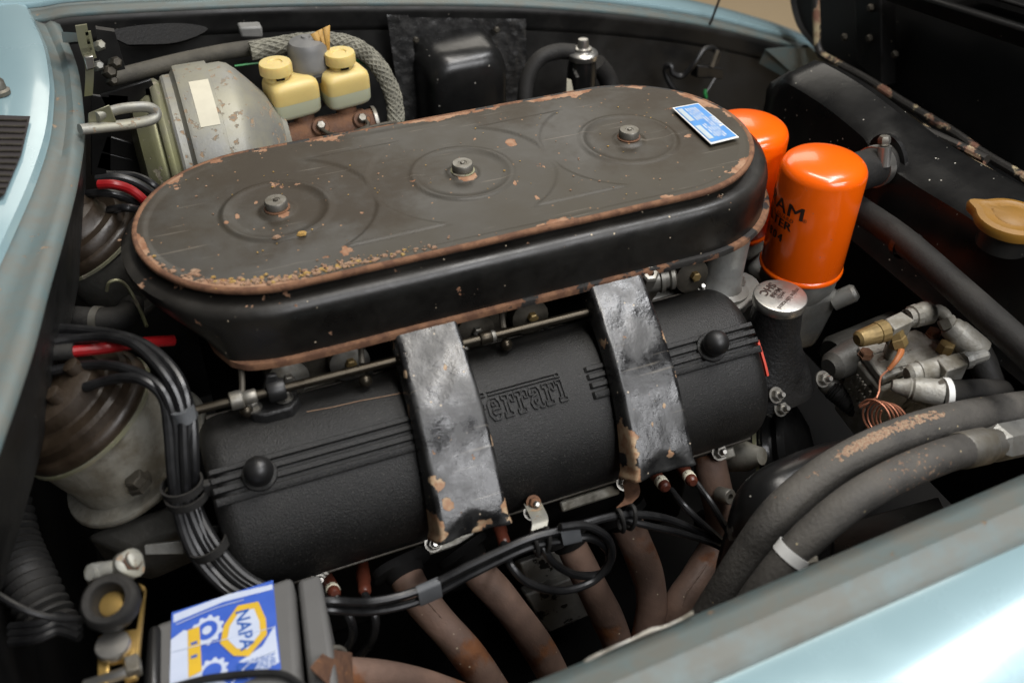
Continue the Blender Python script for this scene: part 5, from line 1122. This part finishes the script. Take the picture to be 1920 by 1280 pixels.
# disconnect knob and clamp
kc = at(206, 1128, z=-.115)
kb = thing('battery_disconnect', 'black ring knob on a brass battery clamp at bottom left', 'disconnect switch', kc+V((0, 0, -.04)))
kax = V((-.12, -.28, .95))
m = MB(); m.lathe([(.0100, -.008), (.0120, .004), (.0135, .0065), (.0180, .0070), (.0210, .004), (.0220, -.001), (.0212, -.007), (.018, -.009)], kc, kax, 40, cap=(False, False), lobes=lambda t, h: 1+(.02*math.cos(14*t) if h < .004 else 0)); m.build('knob', 'rubber', kb)
m = MB(); m.lathe([(.0105, -.009), (.0098, -.005), (.007, -.004)], kc, kax, 24); m.build('brass_screw', 'brass', kb)
P = [at(a, b, z=-.14) for a, b in ((183, 1192), (205, 1182), (255, 1178), (268, 1110), (258, 1090), (272, 1098), (262, 1200), (256, 1268), (232, 1275), (230, 1235), (204, 1240), (202, 1285), (182, 1290))]
m = MB(); m.loft([P, [p+V((0, 0, -.006)) for p in P]]); m.build('clamp_plate', 'brass', kb, bevel=.001)
m = MB(); m.lathe([(.0125, 0), (.013, .004), (.0120, .006), (.004, .0066)], at(214, 1214, z=-.138), (0, 0, 1), 28); m.build('contact_disc', 'bright_steel', kb)
m = MB().tube(atz([(160, 1285, -.145), (230, 1262, -.14), (262, 1245, -.14)]), .0045, n=10); m.build('clamp_bolt', 'bright_steel', kb)
m = MB().box(at(250, 1248, z=-.138), (.010, .014, .010)); m.build('bolt_head', 'dull_steel', kb, bevel=.001)
cl = thing('cable_lug', 'pale corroded cable lug above the black ring knob', 'cable lug', at(235, 1065, z=-.13))
m = MB(); m.lathe([(.010, -.02), (.0115, -.006), (.0115, .004), (.009, .006), (.0065, .0065), (.006, .012), (.004, .013)], at(242, 1058, z=-.12), (.5, -.3, .7), 18, lobes=lambda t, h: 1+.10*math.sin(3*t+h*300)); m.build('post', 'zinc_grey', cl)
m = MB(); m.lathe([(.009, -.004), (.010, 0), (.0085, .006), (.005, .007), (.0045, .012)], at(185, 1076, z=-.128), (-.3, -.4, .7), 12, lobes=lambda t, h: 1+.14*math.sin(2*t+h*400)); m.build('nut', 'zinc_grey', cl)
m = MB().tube(atz([(180, 1075, -.128), (215, 1068, -.126), (240, 1068, -.13)]), .008, n=12); m.build('bar', 'zinc_grey', cl)
m = MB(); m.lathe([(.0078, .004), (.0078, .008), (.0066, .009)], at(242, 1058, z=-.12), (.5, -.3, .7), 6); m.build('rusty_nut', 'rusty_iron', cl)
cv = MB().hexa([at(276, 1170, z=-.16), at(300, 1165, z=-.16), at(298, 1300, z=-.16), at(264, 1300, z=-.16)], (0, 0, -.05)); tag(cv.build('terminal_cover', 'smooth_black', bevel=.005), 'black plastic terminal cover left of the battery label', 'cover')
# corrugated hose and dark cables at left
P = smooth(aty([(-20, 860, -.06), (10, 950, -.10), (30, 1030, -.14), (60, 1100, -.18), (100, 1180, -.22)]), 16)
tag(MB().tube(P, lambda t: .022+.0022*math.sin(t*130), n=24, sub=0).build('corrugated_hose', 'rubber'), 'dark corrugated hose at the lower left edge', 'hose')
wire(atz([(-20, 1105, -.12), (40, 1140, -.13), (100, 1158, -.14), (160, 1160, -.14)]), .0028, 'battery_cable', 'wire_black', 'thin black cable curving from the left edge to the ring knob', 'cable', n=8)
for k in range(3):
    wire(atz([(20, 1175+k*14, -.2), (70, 1170+k*14, -.19), (110, 1155+k*14, -.19), (150, 1170+k*12, -.19)]), .004, 'loose_cable', 'wire_black', 'loose dark cable under the ring knob, %s of three' % ('uppermost', 'middle', 'lowest')[k], 'cable', 'loose cables by the battery', n=8)
t = MB().hexa(aty([(580, 1250, -.40), (612, 1215, -.36), (660, 1222, -.36), (665, 1330, -.40)]), (0, .004, -.01)); tag(t.build('hold_down', 'rusty_iron', bevel=.001), 'rusty battery hold down strap right of the battery', 'strap')
wire(aty([(590, 1260, -.37), (600, 1222, -.36), (640, 1215, -.355), (655, 1250, -.36), (662, 1310, -.37)]), .0022, 'hold_down_wire', 'dull_steel', 'thin bent steel wire over the rusty battery strap', 'wire', n=8)

# crumbs and flakes lying on the lid, mostly along its near rim
random.seed(11); m = MB(); m2 = MB()
def crumb(mb, x, y, s):
    a = random.random()*6; z = lidz(x, y)+.0004; L_ = []
    for k in range(6): L_.append(V((x+s*math.cos(a+k)*random.uniform(.5, 1.2)*1.3, y+s*math.sin(a+k)*random.uniform(.5, 1), z)))
    mb.loft([L_, [p*1+(V((x, y, z))-p)*.35+V((0, 0, s*.55)) for p in L_]])
for k in range(330):
    x = random.gauss(-.185, .055); y = -(SW-.006)+abs(random.gauss(0, .006))
    if abs(x) > SCX:
        e = abs(x)-SCX; lim = math.sqrt(max(0, (SW-.006)**2-e*e)); y = -lim+abs(random.gauss(0, .006))
    if x > .05: continue
    crumb(m if random.random() < .25 else m2, x, y, random.choice((.0008, .0011, .0014, .0019, .0024))*random.uniform(.7, 1.2))
for k in range(90):
    x, y = random.uniform(-.28, .25), random.uniform(-.11, .11); crumb(m if random.random() < .4 else m2, x, y, random.uniform(.0004, .0012))
crumb(m, -.178, -.052, .0042); crumb(m2, -.20, -.05, .0035); crumb(m2, -.279, -.075, .0045)
o = m.build('yellow_crumbs', 'yellow_crumb'); o['kind'] = 'stuff'; o['label'] = 'yellow flakes and crumbs scattered on the lid'; o['category'] = 'debris'
o = m2.build('pale_crumbs', 'pale_crumb'); o['kind'] = 'stuff'; o['label'] = 'pale pinkish flakes scattered on the lid'; o['category'] = 'debris'

# a fine thread lying over the cam cover
tp = [at(a, b, y=-.2) for a, b in ((560, 792), (620, 790), (700, 778), (765, 770))]
hp_ = [cov(x, math.radians(a), .0006) for x, a in ((-.214, 46), (-.19, 48), (-.165, 49), (-.140, 51), (-.125, 52))]
wire(hp_, .00035, 'loose_thread', 'pale_crumb', 'fine pale thread lying on the cam cover left of the left duct', 'thread', n=5)
